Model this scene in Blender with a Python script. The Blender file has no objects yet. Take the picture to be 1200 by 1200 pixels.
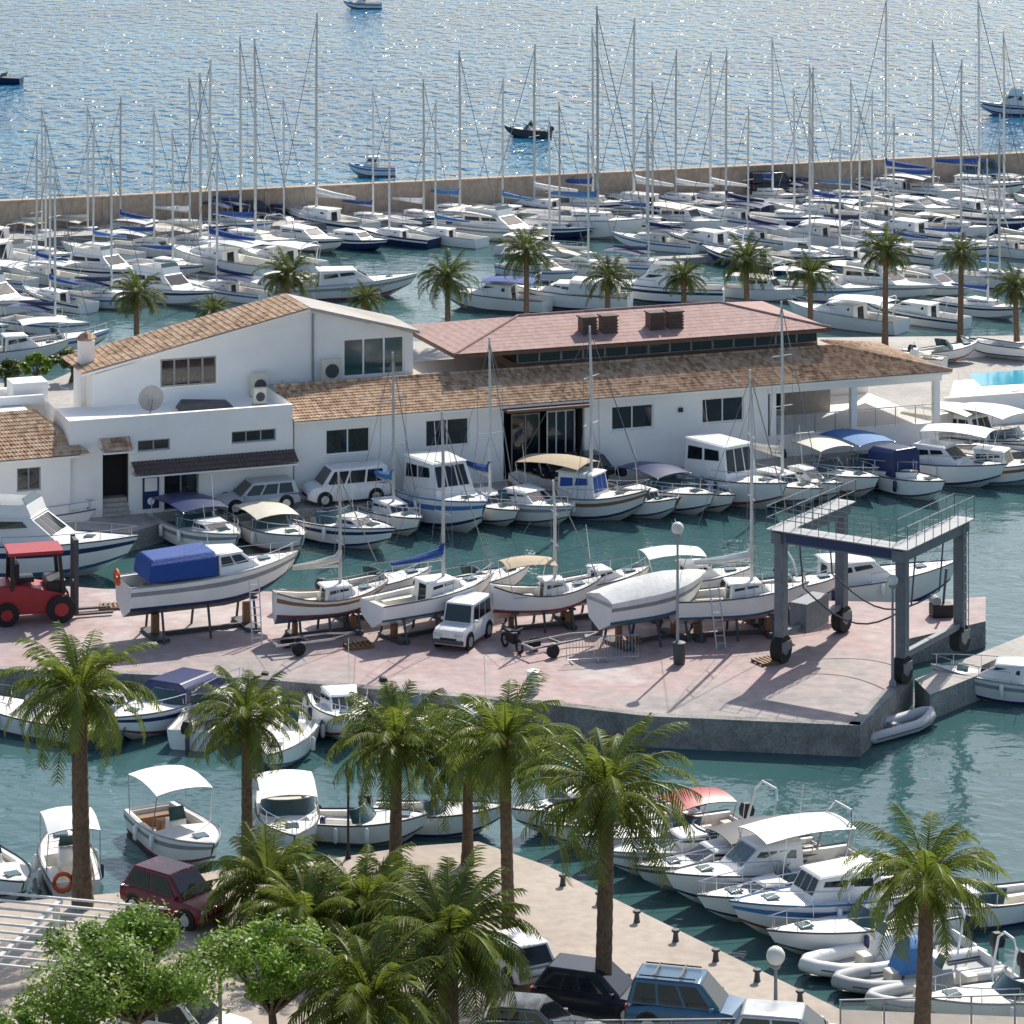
import bpy, bmesh, math, random
from mathutils import Vector, Matrix
R=random.Random(7)
S=bpy.context.scene; C=S.collection
F=3800.0; H=42.0; HY=-310.0
rad=math.radians; sin=math.sin; cos=math.cos; PI=math.pi
def D(py,z=0): return F*(H-z)/(py-HY)
def P(px,py,z=0):
    d=D(py,z); return Vector(((px-600)/F*d,d,z))
def ppm(py,z=0): return (py-HY)/(H-z)
# ---------------------------------------------------------------- camera, light
cam=bpy.data.cameras.new('camera'); co=bpy.data.objects.new('camera',cam); C.objects.link(co)
co.location=(0,0,H); co.rotation_euler=(rad(90),0,0)
cam.sensor_width=36; cam.lens=F/1200*36; cam.shift_y=-(600-HY)/1200; cam.clip_end=30000; cam.clip_start=1
S.camera=co
AZ,EL=rad(20),rad(43)
w=bpy.data.worlds.new('World'); S.world=w; w.use_nodes=True
nt=w.node_tree; sk=nt.nodes.new('ShaderNodeTexSky'); sk.sky_type='NISHITA'; sk.sun_disc=False
sk.sun_elevation=EL; sk.sun_rotation=AZ; sk.dust_density=1.6
bg=nt.nodes['Background']; bg.inputs[1].default_value=0.15; nt.links.new(sk.outputs[0],bg.inputs[0])
sl=bpy.data.lights.new('sun','SUN'); sl.energy=5; sl.angle=rad(.5); sl.color=(1,.95,.86)
so=bpy.data.objects.new('sun',sl); C.objects.link(so)
so.rotation_euler=Vector((sin(AZ)*cos(EL),cos(AZ)*cos(EL),sin(EL))).to_track_quat('Z','Y').to_euler()
S.view_settings.view_transform='Standard'; S.view_settings.look='None'; S.view_settings.exposure=0
# ---------------------------------------------------------------- materials
M={}
def base(name):
    m=bpy.data.materials.new(name); m.use_nodes=True; M[name]=m
    n=m.node_tree; return m,n,n.nodes['Principled BSDF']
def mat(name,col,rough=.5,metal=0,var=.12,scale=3,bump=0,trans=0,rnd=.1,spec=.5,alpha=1):
    m,n,b=base(name); N=n.nodes.new; L=n.links.new
    tc=N('ShaderNodeTexCoord'); no=N('ShaderNodeTexNoise'); no.inputs['Scale'].default_value=scale; no.inputs['Detail'].default_value=6; no.inputs['Roughness'].default_value=.65
    L(tc.outputs['Object'],no.inputs['Vector'])
    mr=N('ShaderNodeMapRange'); mr.inputs[1].default_value=.3; mr.inputs[2].default_value=.7; mr.inputs[3].default_value=1-var; mr.inputs[4].default_value=1+var
    L(no.outputs[0],mr.inputs[0])
    oi=N('ShaderNodeObjectInfo'); ma=N('ShaderNodeMath'); ma.operation='MULTIPLY_ADD'; ma.inputs[1].default_value=rnd*2; ma.inputs[2].default_value=1-rnd
    L(oi.outputs['Random'],ma.inputs[0])
    mu=N('ShaderNodeMath'); mu.operation='MULTIPLY'; L(mr.outputs[0],mu.inputs[0]); L(ma.outputs[0],mu.inputs[1])
    vs=N('ShaderNodeVectorMath'); vs.operation='SCALE'; vs.inputs[0].default_value=col; L(mu.outputs[0],vs.inputs['Scale'])
    L(vs.outputs[0],b.inputs['Base Color'])
    b.inputs['Roughness'].default_value=rough; b.inputs['Metallic'].default_value=metal; b.inputs['Specular IOR Level'].default_value=spec; b.inputs['Alpha'].default_value=alpha
    if bump:
        bu=N('ShaderNodeBump'); bu.inputs['Strength'].default_value=.8; bu.inputs['Distance'].default_value=bump; L(no.outputs[0],bu.inputs['Height']); L(bu.outputs[0],b.inputs['Normal'])
    if trans:
        tr=N('ShaderNodeBsdfTranslucent'); L(vs.outputs[0],tr.inputs[0]); mx=N('ShaderNodeMixShader'); mx.inputs[0].default_value=trans
        L(b.outputs[0],mx.inputs[1]); L(tr.outputs[0],mx.inputs[2]); L(mx.outputs[0],n.nodes['Material Output'].inputs[0])
    return m
def mat2(name,stops,scale,rough=.8,fine=.15,bump=.02,tile=None):
    m,n,b=base(name); N=n.nodes.new; L=n.links.new
    tc=N('ShaderNodeTexCoord'); src=tc.outputs['Object']
    no=N('ShaderNodeTexNoise'); no.inputs['Scale'].default_value=scale; no.inputs['Detail'].default_value=7; no.inputs['Roughness'].default_value=.7; L(src,no.inputs['Vector'])
    cr=N('ShaderNodeValToRGB'); e=cr.color_ramp.elements
    while len(e)<len(stops): e.new(.5)
    for i,(p,c) in enumerate(stops): e[i].position=p; e[i].color=(*c,1)
    if tile:
        sn=N('ShaderNodeVectorMath'); sn.operation='SNAP'; sn.inputs[1].default_value=(*tile,100); L(src,sn.inputs[0])
        wn=N('ShaderNodeTexWhiteNoise'); L(sn.outputs[0],wn.inputs[0])
        mx=N('ShaderNodeMath'); mx.operation='MULTIPLY_ADD'; mx.inputs[1].default_value=.55; L(wn.outputs[0],mx.inputs[0])
        hf=N('ShaderNodeMath'); hf.operation='MULTIPLY_ADD'; hf.inputs[1].default_value=.9; hf.inputs[2].default_value=-.22; L(no.outputs[0],hf.inputs[0]); L(hf.outputs[0],mx.inputs[2])
        L(mx.outputs[0],cr.inputs[0])
    else: L(no.outputs[0],cr.inputs[0])
    n2=N('ShaderNodeTexNoise'); n2.inputs['Scale'].default_value=scale*18; n2.inputs['Detail'].default_value=4; L(src,n2.inputs['Vector'])
    mr=N('ShaderNodeMapRange'); mr.inputs[1].default_value=.3; mr.inputs[2].default_value=.7; mr.inputs[3].default_value=1-fine; mr.inputs[4].default_value=1+fine; L(n2.outputs[0],mr.inputs[0])
    vs=N('ShaderNodeVectorMath'); vs.operation='SCALE'; L(cr.outputs[0],vs.inputs[0]); L(mr.outputs[0],vs.inputs['Scale']); L(vs.outputs[0],b.inputs['Base Color'])
    b.inputs['Roughness'].default_value=rough
    if bump:
        bu=N('ShaderNodeBump'); bu.inputs['Strength'].default_value=.6; bu.inputs['Distance'].default_value=bump; L(n2.outputs[0],bu.inputs['Height']); L(bu.outputs[0],b.inputs['Normal'])
    return m
def water(name,c1,c2,rough,waves,sx,rot,ior=1.33):
    m,n,b=base(name); N=n.nodes.new; L=n.links.new
    tc=N('ShaderNodeTexCoord'); prev=None
    for s,d,det in waves:
        mp=N('ShaderNodeMapping'); mp.inputs['Scale'].default_value=(sx,1,1); mp.inputs['Rotation'].default_value=(0,0,rad(rot)); L(tc.outputs['Object'],mp.inputs[0])
        no=N('ShaderNodeTexNoise'); no.inputs['Scale'].default_value=s; no.inputs['Detail'].default_value=det; no.inputs['Roughness'].default_value=.55; no.inputs['Distortion'].default_value=.3; L(mp.outputs[0],no.inputs['Vector'])
        mu=N('ShaderNodeMath'); mu.operation='MULTIPLY'; mu.inputs[1].default_value=d; L(no.outputs[0],mu.inputs[0])
        if prev:
            ad=N('ShaderNodeMath'); L(prev.outputs[0],ad.inputs[0]); L(mu.outputs[0],ad.inputs[1]); prev=ad
        else: prev=mu
    bu=N('ShaderNodeBump'); bu.inputs['Strength'].default_value=1; bu.inputs['Distance'].default_value=1; L(prev.outputs[0],bu.inputs['Height']); L(bu.outputs[0],b.inputs['Normal'])
    n3=N('ShaderNodeTexNoise'); n3.inputs['Scale'].default_value=.03; n3.inputs['Detail'].default_value=5; L(tc.outputs['Object'],n3.inputs['Vector'])
    cr=N('ShaderNodeValToRGB'); e=cr.color_ramp.elements; e[0].position=.35; e[0].color=(*c1,1); e[1].position=.65; e[1].color=(*c2,1); L(n3.outputs[0],cr.inputs[0]); L(cr.outputs[0],b.inputs['Base Color'])
    b.inputs['Roughness'].default_value=rough; b.inputs['IOR'].default_value=ior
    return m
water('sea_water',(.003,.10,.21),(.008,.155,.275),.15,((.30,1.15,1.5),(.95,.2,1)),2.0,8,1.18)
water('harbour_water',(.035,.095,.098),(.055,.13,.128),.1,((.5,.10,3),(2.0,.025,2)),.8,25)
mat('white',(.88,.865,.83),.3,var=.05,scale=1.2); mat('cream',(.74,.68,.56),.4,var=.08); mat('deck',(.79,.77,.72),.55,var=.1,scale=2)
mat('plaster',(.95,.925,.88),.85,var=.04,scale=.6,rnd=.02); mat('navy',(.015,.03,.11),.35); mat('royal',(.014,.07,.30),.75,scale=5,bump=.05); mat('sky_blue',(.06,.20,.45),.7)
mat('red',(.42,.02,.025),.4); mat('maroon',(.17,.02,.03),.25,rnd=.02); mat('black',(.015,.015,.017),.5); mat('rubber',(.02,.02,.02),.85,bump=.02)
mat('glass',(.012,.018,.024),.06,var=.3,scale=1.5,spec=.6); mat('tint',(.05,.10,.10),.06,spec=.8); mat('steel',(.55,.56,.58),.3,.9); mat('alu',(.62,.63,.64),.38,.6)
mat('mast',(.66,.64,.60),.4,.1,rnd=.3); mat('wire',(.22,.22,.23),.4,.5); mat('grey',(.30,.31,.32),.6); mat('lift_grey',(.15,.165,.18),.5,var=.2); mat('dark_grey',(.07,.075,.08),.6)
mat('tan',(.48,.38,.25),.8,scale=6,bump=.04); mat('canvas',(.78,.77,.73),.85,scale=3,bump=.03); mat('teak',(.26,.13,.055),.6,var=.25,scale=8); mat('pink_hull',(.60,.42,.37),.4)
mat('blue_bottom',(.03,.12,.22),.6,var=.25); mat('red_bottom',(.25,.05,.04),.7,var=.25); mat('black_bottom',(.03,.035,.05),.7,var=.3); mat('orange',(.75,.12,.02),.5)
mat('car_blue',(.05,.13,.22),.25,.2,rnd=.02); mat('car_dark',(.02,.025,.04),.22,.2,rnd=.02); mat('car_silver',(.46,.48,.50),.28,.4,rnd=.02); mat('car_white',(.82,.81,.79),.28,rnd=.02); mat('car_grey',(.16,.17,.18),.28,.3,rnd=.02)
mat('lamp_white',(.8,.78,.7),.25); mat('lens',(.6,.6,.58),.1); mat('tail_red',(.3,.01,.01),.2); mat('brown',(.16,.09,.06),.7); mat('awning_tile',(.11,.075,.07),.8,var=.3,scale=6)
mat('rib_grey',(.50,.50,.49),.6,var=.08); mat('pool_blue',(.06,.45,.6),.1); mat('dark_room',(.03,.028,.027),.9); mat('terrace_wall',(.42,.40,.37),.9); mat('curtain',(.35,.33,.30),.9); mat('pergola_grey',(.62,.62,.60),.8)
mat('trunk',(.17,.115,.075),.95,var=.45,scale=7,bump=.12); mat('boots',(.28,.16,.06),.95,var=.4,scale=9,bump=.1)
mat('frond',(.175,.22,.032),.42,var=.5,scale=.9,trans=.48,rnd=.12); mat('frond_far',(.10,.13,.03),.5,var=.35,scale=.9,trans=.4,rnd=.12); mat('dry',(.34,.22,.09),.9,var=.3,trans=.3)
mat('leaf',(.20,.32,.04),.45,var=.5,scale=1.1,trans=.5); mat('bark',(.12,.09,.065),.95,var=.3,scale=5); mat('clear_glass',(.45,.56,.56),.06,spec=.7,alpha=.4)
mat2('roof_tile',[(.1,(.21,.125,.08)),(.36,(.43,.27,.165)),(.6,(.57,.39,.25)),(.9,(.65,.50,.36))],.5,.9,.15,.015,(.2,.36))
mat2('roof_red',[(.1,(.34,.205,.18)),(.5,(.40,.255,.225)),(.9,(.45,.305,.27))],.3,.85,.1,.008,(.25,.4))
mat2('yard_floor',[(.30,(.19,.175,.17)),(.42,(.34,.29,.275)),(.52,(.39,.27,.255)),(.62,(.46,.395,.37)),(.75,(.39,.20,.19))],.09,.75,.16,.01)
mat2('kerb_stone',[(.35,(.15,.14,.13)),(.5,(.27,.26,.24)),(.7,(.38,.37,.35))],.5,.9,.25,.05)
mat2('promenade_floor',[(.3,(.35,.29,.24)),(.5,(.45,.38,.315)),(.7,(.5,.43,.36))],.15,.85,.1,.01)
mat2('quay_floor',[(.3,(.34,.315,.285)),(.55,(.46,.43,.39)),(.8,(.53,.50,.455))],.2,.85,.12,.01)
mat2('breakwater_stone',[(.3,(.33,.25,.19)),(.5,(.43,.34,.26)),(.75,(.52,.43,.34))],.12,.9,.15,.03)
# ---------------------------------------------------------------- mesh helpers
class MB:
    def __init__(s): s.v=[]; s.f=[]
    def add(s,vs,fs):
        o=len(s.v); s.v+=[tuple(p) for p in vs]; s.f+=[tuple(i+o for i in f) for f in fs]; return s
    def loft(s,rings,closed=True,caps=True):
        n=len(rings[0]); o=len(s.v)
        for r in rings: s.v+=[tuple(p) for p in r]
        for k in range(len(rings)-1):
            for i in range(n if closed else n-1):
                j=(i+1)%n; s.f.append((o+k*n+i,o+k*n+j,o+(k+1)*n+j,o+(k+1)*n+i))
        if caps: s.f.append(tuple(o+i for i in range(n))); s.f.append(tuple(o+(len(rings)-1)*n+i for i in range(n)))
        return s
    def box(s,x0,x1,y0,y1,z0,z1):
        return s.loft([[(x0,y0,z),(x1,y0,z),(x1,y1,z),(x0,y1,z)] for z in(z0,z1)])
    def tube(s,pts,r,n=6,caps=True):
        pts=[Vector(p) for p in pts]; rs=r if isinstance(r,(list,tuple)) else [r]*len(pts); rings=[]
        for i,p in enumerate(pts):
            t=(pts[min(i+1,len(pts)-1)]-pts[max(i-1,0)]).normalized()
            a=t.cross(Vector((0,0,1)) if abs(t.z)<.95 else Vector((1,0,0))).normalized(); b=t.cross(a)
            rings.append([p+(a*cos(2*PI*k/n)+b*sin(2*PI*k/n))*rs[i] for k in range(n)])
        return s.loft(rings,True,caps)
    def bar(s,a,b,w,h=None):
        a,b=Vector(a),Vector(b); h=h or w; t=(b-a).normalized(); x=t.cross(Vector((0,0,1)) if abs(t.z)<.95 else Vector((1,0,0))).normalized(); y=t.cross(x)
        return s.loft([[p+x*i*w/2+y*j*h/2 for i,j in((-1,-1),(1,-1),(1,1),(-1,1))] for p in(a,b)])
    def quad(s,*p): return s.add(p,[tuple(range(len(p)))])
    def lathe(s,c,prof,n=12):
        c=Vector(c); return s.loft([[c+Vector((r*cos(2*PI*k/n),r*sin(2*PI*k/n),z)) for k in range(n)] for r,z in prof])
    def build(s,name,m,parent=None,smooth=False,norm=True,bevel=0):
        me=bpy.data.meshes.new(name); me.from_pydata(s.v,[],s.f)
        if norm:
            b=bmesh.new(); b.from_mesh(me); bmesh.ops.recalc_face_normals(b,faces=b.faces); b.to_mesh(me); b.free()
        if smooth: me.shade_smooth(); me.set_sharp_from_angle(angle=.7)
        me.materials.append(M[m] if isinstance(m,str) else m)
        o=bpy.data.objects.new(name,me); C.objects.link(o)
        if parent: o.parent=parent
        if bevel:
            bv=o.modifiers.new('b','BEVEL'); bv.width=bevel; bv.segments=2; bv.limit_method='ANGLE'
        return o
def tag(o,label,cat,group=None):
    o['label']=label; o['category']=cat
    if group: o['group']=group
    return o
def thing(name,label,cat,loc=(0,0,0),rz=0,group=None):
    o=bpy.data.objects.new(name,None); C.objects.link(o); o.location=loc; o.rotation_euler=(0,0,rz); return tag(o,label,cat,group)
def struct(o): o['kind']='structure'; return o
def copy_tree(o,parent=None):
    c=o.copy(); C.objects.link(c)
    if parent: c.parent=parent
    for ch in list(o.children): copy_tree(ch,c)
    return c
def fq(q,u0,u1,v0,v1,off=.012):
    a,b,c,d=[Vector(p) for p in q]; n=(b-a).cross(d-a).normalized()*off
    f=lambda u,v:(a*(1-u)+b*u)*(1-v)+(d*(1-u)+c*u)*v+n
    return [f(u0,v0),f(u1,v0),f(u1,v1),f(u0,v1)]
ORD=['first','second','third','fourth','fifth','sixth','seventh','eighth','ninth','tenth','eleventh','twelfth','thirteenth','fourteenth','fifteenth','sixteenth','seventeenth','eighteenth','nineteenth','twentieth','twenty-first','twenty-second','twenty-third','twenty-fourth','twenty-fifth','twenty-sixth','twenty-seventh','twenty-eighth','twenty-ninth','thirtieth','thirty-first','thirty-second','thirty-third','thirty-fourth','thirty-fifth']
# ---------------------------------------------------------------- setting sheets
def slab(name,pts,z,depth,m,side=None,world=False):
    ps=[Vector(p) if world else P(p[0],p[1],z) for p in pts]; n=len(ps)
    b=MB(); b.add([(p.x,p.y,z) for p in ps],[tuple(range(n))]); o=struct(b.build(name,m))
    b=MB(); b.loft([[(p.x,p.y,z-.004) for p in ps],[(p.x,p.y,z-depth) for p in ps]],True,False)
    b.build('quay_wall',side or m,o); return o
wl0=P(-120,276,1); wl1=P(1330,203.5,1); wd=(wl1-wl0).normalized(); wn=Vector((-wd.y,wd.x,0))
b=MB(); A=wl0-wd*400; B2=wl1+wd*400
b.quad((A.x,A.y,0),(B2.x,B2.y,0),(B2.x+wn.x*9000,B2.y+wn.y*9000,0),(A.x+wn.x*9000,A.y+wn.y*9000,0))
struct(b.build('sea','sea_water'))
b=MB(); b.quad((A.x,A.y,0),(B2.x,B2.y,0),(400,-80,0),(-400,-80,0)); struct(b.build('harbour_water','harbour_water'))
a0=wl0-wd*60; a1=wl1+wd*60
slab('breakwater_quay',[a0-wn*5,a1-wn*5,a1+wn*.4,a0+wn*.4],1.0,2,'quay_floor','kerb_stone',True)
t=thing('breakwater_wall','long tan stone breakwater wall between marina and open sea','wall',a0,math.atan2(wd.y,wd.x))
LL=(a1-a0).length
MB().box(0,LL,0,.7,.003,2.3).build('wall','breakwater_stone',t)
MB().box(0,LL,-.12,.85,2.303,2.45).build('coping','breakwater_stone',t)
for i in range(int(LL/7)):
    if 55<i*7<175: MB().box(i*7,i*7+.5,-.14,-.003,.003,2.25).build('buttress','breakwater_stone',t)
slab('promenade',[(-200,1075),(-40,1062),(140,1046),(262,1018),(350,1012),(480,992),(560,986),(640,1014),(985,1183),(1300,1196),(1500,1900),(-400,1900)],1.2,2.5,'promenade_floor','kerb_stone')
slab('boatyard_quay',[(-120,672),(120,690),(560,697),(880,702),(1060,706),(1155,699),(1155,728),(1058,750),(1070,792),(1008,853),(760,842),(640,828),(300,798),(-120,782)],1.2,2.5,'yard_floor','kerb_stone')
slab('finger_pier',[(1072,796),(1260,720),(1260,745),(1090,814)],1.1,2.4,'quay_floor','kerb_stone')
slab('clubhouse_quay',[(-200,668),(118,634),(196,611),(700,570),(1320,519),(1320,392),(700,398),(260,402),(140,412),(60,446),(-200,458)],1.0,2.4,'quay_floor','kerb_stone')
slab('pontoon',[(-80,349),(360,328),(362,331),(-80,352)],.5,.5,'quay_floor','grey')
slab('pontoon',[(600,309),(1300,275),(1300,278),(602,312)],.5,.5,'quay_floor','grey')
kp=[P(*p,1.2) for p in((-120,782),(300,798),(640,828),(760,842),(1008,853),(1070,792))]
b=MB()
for i in range(5):
    a,c=kp[i],kp[i+1]; nn=Vector((-(c-a).y,(c-a).x,0)).normalized()*.5
    b.loft([[a+Vector((0,0,z)),c+Vector((0,0,z)),c+nn+Vector((0,0,z)),a+nn+Vector((0,0,z))] for z in(.004,.1)])
struct(b.build('kerb','kerb_stone'))
# ---------------------------------------------------------------- boats
TS=[0,.12,.25,.38,.5,.6,.7,.79,.87,.93,.97,1]
SC=1.0
def boat(name,label,px=0,py=0,head=0,L=6,B=None,fb=.9,z=0,hull='white',bottom=None,stripe=None,cab=None,fly=False,bim=None,bimh=1.9,wind=False,outb=0,mast=0,boom=None,cover=None,rail=False,cons=False,arch=False,pointy=False,group=None,cat='boat',pos=None,tc=.5,fend=True,seat='cream',tent=None,glass='glass',ring=False,lod=0,ch=.55,th=1.25):
    B=B or L*.34; loc=pos if pos is not None else P(px,py,z)
    T=thing(name,label,cat,(loc[0],loc[1],z),rad(head),group); T.scale=(SC,)*3
    dr=.16*B
    def hb(t):
        if pointy: return B/2*max(.03,sin(PI*(.05+.95*t)))**.55
        return B/2*((.86+.14*min(1,t/.35)) if t<.42 else max(.015,1-((t-.42)/.58)**2.3))
    def sh(t): return fb*((.9+.55*(2*t-1)**2) if pointy else (.9+.42*t*t))
    G=[];K=[];CH=[]
    for t in TS:
        x=-L/2+L*t; g=Vector((x,hb(t),sh(t))); c=Vector((x-.05*L*t**3,hb(t)*.84,.04+.5*sh(t)*max(0,(t-.45)/.55)**2)); k=Vector((x-.13*L*t**3,0,-dr+(dr+.3*fb)*max(0,(t-.55)/.45)**2))
        if t==1: c.y=.012
        G.append(g);CH.append(c);K.append(k)
    mir=lambda p:Vector((p.x,-p.y,p.z))
    b=MB(); mid=[c.lerp(g,.5)+Vector((0,.03*B*.3,0)) for c,g in zip(CH,G)]
    b.loft([G,mid,CH],False,False); b.loft([[mir(p) for p in r] for r in(G,mid,CH)],False,False); b.quad(G[0],mid[0],CH[0],K[0],mir(CH[0]),mir(mid[0]),mir(G[0]))
    bb=b if not bottom else MB()
    bb.loft([CH,K],False,False); bb.loft([[mir(p) for p in CH],K],False,False)
    b.build('hull',hull,T,True)
    if bottom: bb.build('hull_bottom',bottom,T,True)
    def band(v0,v1,nm,m):
        for sg in(1,-1):
            MB().loft([[Vector((p.x,(p.y+.012)*sg,p.z)) for p in(c.lerp(g,v)+Vector((0,.03*B*.3*(1-abs(2*v-1)),0)) for c,g in zip(CH,G))] for v in(v0,v1)],False,False).build(nm,m,T)
    if stripe: band(.62,.8,'hull_stripe',stripe)
    if not lod and hull=='white': band(.0,.13,'waterline_stripe',R.choice(['navy','dark_grey','blue_bottom','red_bottom','navy']))
    for sg in(1,-1): MB().tube([Vector((p.x,p.y*sg,p.z)) for p in G],.035,4).build('rub_rail','dark_grey' if not stripe and not lod else 'grey' if lod else stripe,T)
    d=MB(); zf=.22*fb; ti=[i for i,t in enumerate(TS) if t>=tc]; k0=ti[0]
    for i in ti[:-1]:
        for sg in(1,-1):
            p,q=G[i],G[i+1]; d.quad((p.x,p.y*sg,p.z-.03),(q.x,q.y*sg,q.z-.03),(q.x,0,q.z+.05),(p.x,0,p.z+.07))
    sd=min(.24,B*.1)
    for i in range(k0):
        for sg in(1,-1):
            p,q=G[i],G[i+1]; pi,qi=(p.y-sd)*sg,(q.y-sd)*sg
            d.quad((p.x,p.y*sg,p.z-.02),(q.x,q.y*sg,q.z-.02),(q.x,qi,q.z-.02),(p.x,pi,p.z-.02)); d.quad((p.x,pi,p.z-.02),(q.x,qi,q.z-.02),(q.x,qi,zf),(p.x,pi,zf)); d.quad((p.x,0,zf),(p.x,pi,zf),(q.x,qi,zf),(q.x,0,zf))
    p=G[k0]; y=p.y-sd; d.quad((p.x,y,zf),(p.x,y,p.z-.02),(p.x,0,p.z+.06),(p.x,-y,p.z-.02),(p.x,-y,zf)); p=G[0]; y=p.y-sd
    d.quad((p.x+.12,y,zf),(p.x+.12,y,p.z-.1),(p.x+.12,-y,p.z-.1),(p.x+.12,-y,zf)); d.quad((p.x,p.y,p.z-.1),(p.x+.12,p.y-.02,p.z-.1),(p.x+.12,-p.y+.02,p.z-.1),(p.x,-p.y,p.z-.1))
    d.build('deck','deck',T,False,False)
    X=lambda t:-L/2+L*t
    sM=sh(.5)
    if not cover and not lod:
        s=MB(); y=hb(.05)-sd-.06; s.box(X(0)+.18,X(0)+.6,-y,y,zf,zf+.42); s.build('seat',seat,T,bevel=.04)
        for sg in(1,-1): MB().box(X(.14),X(.4),sg*(hb(.2)-sd-.2)-.18,sg*(hb(.2)-sd-.2)+.18,zf+.002,zf+.36).build('bench',seat,T,bevel=.03)
        hm=MB(); xh=X(.8); hm.box(xh-.25,xh+.25,-.25,.25,sh(.8)+.06,sh(.8)+.11); hm.build('hatch','tint',T)
    if cab:
        x0,x1,wf,h,fs,rs=cab; xa,xb=X(x0),X(x1); z0=(zf if x0<tc else sM-.05); zt=sM+h
        wa=hb(x0)*wf; wb=min(hb(x1)*wf,wa); zb=sh(x1)
        r0=[(xa,-wa,z0),(xb,-wb,zb-.1),(xb,wb,zb-.1),(xa,wa,z0)]; r1=[(xa+rs,-wa*.88,zt),(xb-fs,-wb*.86 if fs<h*2 else -wa*.75,zt),(xb-fs,wb*.86 if fs<h*2 else wa*.75,zt),(xa+rs,wa*.88,zt)]
        c=MB().loft([r0,r1]).build('cabin','white',T,False,True,.04)
        MB().loft([[(xa+rs-.18,-wa*.92,zt+.003),(xb-fs+.1,-abs(r1[1][1])-.05,zt+.003),(xb-fs+.1,abs(r1[1][1])+.05,zt+.003),(xa+rs-.18,wa*.92,zt+.003)],[(xa+rs-.1,-wa*.84,zt+.08),(xb-fs,-abs(r1[1][1])*.9,zt+.08),(xb-fs,abs(r1[1][1])*.9,zt+.08),(xa+rs-.1,wa*.84,zt+.08)]]).build('cabin_roof','white',c,bevel=.02)
        if not lod and not mast: MB().tube([(xa+rs,wa*.5,zt+.08),(xa+rs-.25,wa*.5,zt+2.0)],.014,4).build('antenna','white',c)
        v0=max(.3,1-(.62*(h))/(zt-z0))
        for sd_ in(0,1):
            qd=[r0[0],r0[1],r1[1],r1[0]] if sd_==0 else [r0[2],r0[3],r1[3],r1[2]]
            n=2 if (xb-xa)>1.4 else 1
            for k in range(n):
                u0=.08+k*.84/n; wn_=MB(); wn_.quad(*fq(qd,u0,u0+.84/n-.06,v0,.88,.02)); wn_.build('window',glass,T,False,False)
        for k in range(3 if not lod else 1):
            nn=3 if not lod else 1; u0=.06+k*.88/nn; wn_=MB(); wn_.quad(*fq([r0[1],r0[2],r1[2],r1[1]],u0,u0+.88/nn-(.04 if nn>1 else 0),.25 if fs<.5 else .35,.92,.02)); wn_.build('windscreen',glass,T,False,False)
        if x0<tc:
            wn_=MB(); wn_.quad(*fq([r0[3],r0[0],r1[0],r1[3]],.3,.7,.08,.9,.02)); wn_.build('cabin_door',glass,T,False,False)
        top=zt+.08
        if fly:
            xf0,xf1=xa+rs+.1,xb-fs-.25; f=MB(); yy=wa*.72
            f.loft([[(xf0,-yy,top),(xf1+.25,-yy*.9,top),(xf1+.25,yy*.9,top),(xf0,yy,top)],[(xf0,-yy*1.02,top+.5),(xf1,-yy*.95,top+.55),(xf1,yy*.95,top+.55),(xf0,yy*1.02,top+.5)]],True,False)
            f.loft([[(xf0,-yy*.92,top+.02),(xf1+.1,-yy*.82,top+.02),(xf1+.1,yy*.82,top+.02),(xf0,yy*.92,top+.02)],[(xf0,-yy*.94,top+.5),(xf1-.1,-yy*.87,top+.55),(xf1-.1,yy*.87,top+.55),(xf0,yy*.94,top+.5)]],True,False)
            f.build('flybridge','white',T,False,False); MB().box(xf0+.2,xf0+.7,-yy*.7,yy*.7,top+.02,top+.42).build('seat',seat,T); MB().loft([[(xf1-.05,-yy*.9,top+.55),(xf1-.05,yy*.9,top+.55),(xf1,yy*.9,top+.55),(xf1,-yy*.9,top+.55)],[(xf1-.3,-yy*.8,top+.85),(xf1-.3,yy*.8,top+.85),(xf1-.27,yy*.8,top+.85),(xf1-.27,-yy*.8,top+.85)]]).build('windscreen','tint',T)
    if tent:
        xa,xb=X(.1),X(tc-.02); ya,yb=hb(.1)-.08,hb(tc)-.1; zt=sM+th
        MB().loft([[(xa,-ya,sM),(xb,-yb,sM),(xb,yb,sM),(xa,ya,sM)],[(xa+.1,-ya*.95,zt-.25),(xb,-yb*.94,zt-.1),(xb,yb*.94,zt-.1),(xa+.1,ya*.95,zt-.25)],[(xa+.25,-ya*.7,zt),(xb,-yb*.7,zt+.12),(xb,yb*.7,zt+.12),(xa+.25,ya*.7,zt)]]).build('cockpit_tent',tent,T,False,True,.06)
    if wind:
        xw=X(tc)+.15; yw=hb(tc)-.12; s=MB(); n=7; lo=[];hi=[]
        for k in range(n):
            a=PI*(k/(n-1)-.5); lo.append((xw+cos(a)*.75-.5,sin(a)*yw,sh(tc)+.02)); hi.append((xw+cos(a)*.45-.7,sin(a)*yw*.92,sh(tc)+.52))
        s.loft([lo,hi],False,False); s.build('windscreen','tint',T,True,False)
        e=MB(); e.tube(hi,.02,4); e.build('windscreen_frame','steel',T)
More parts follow.
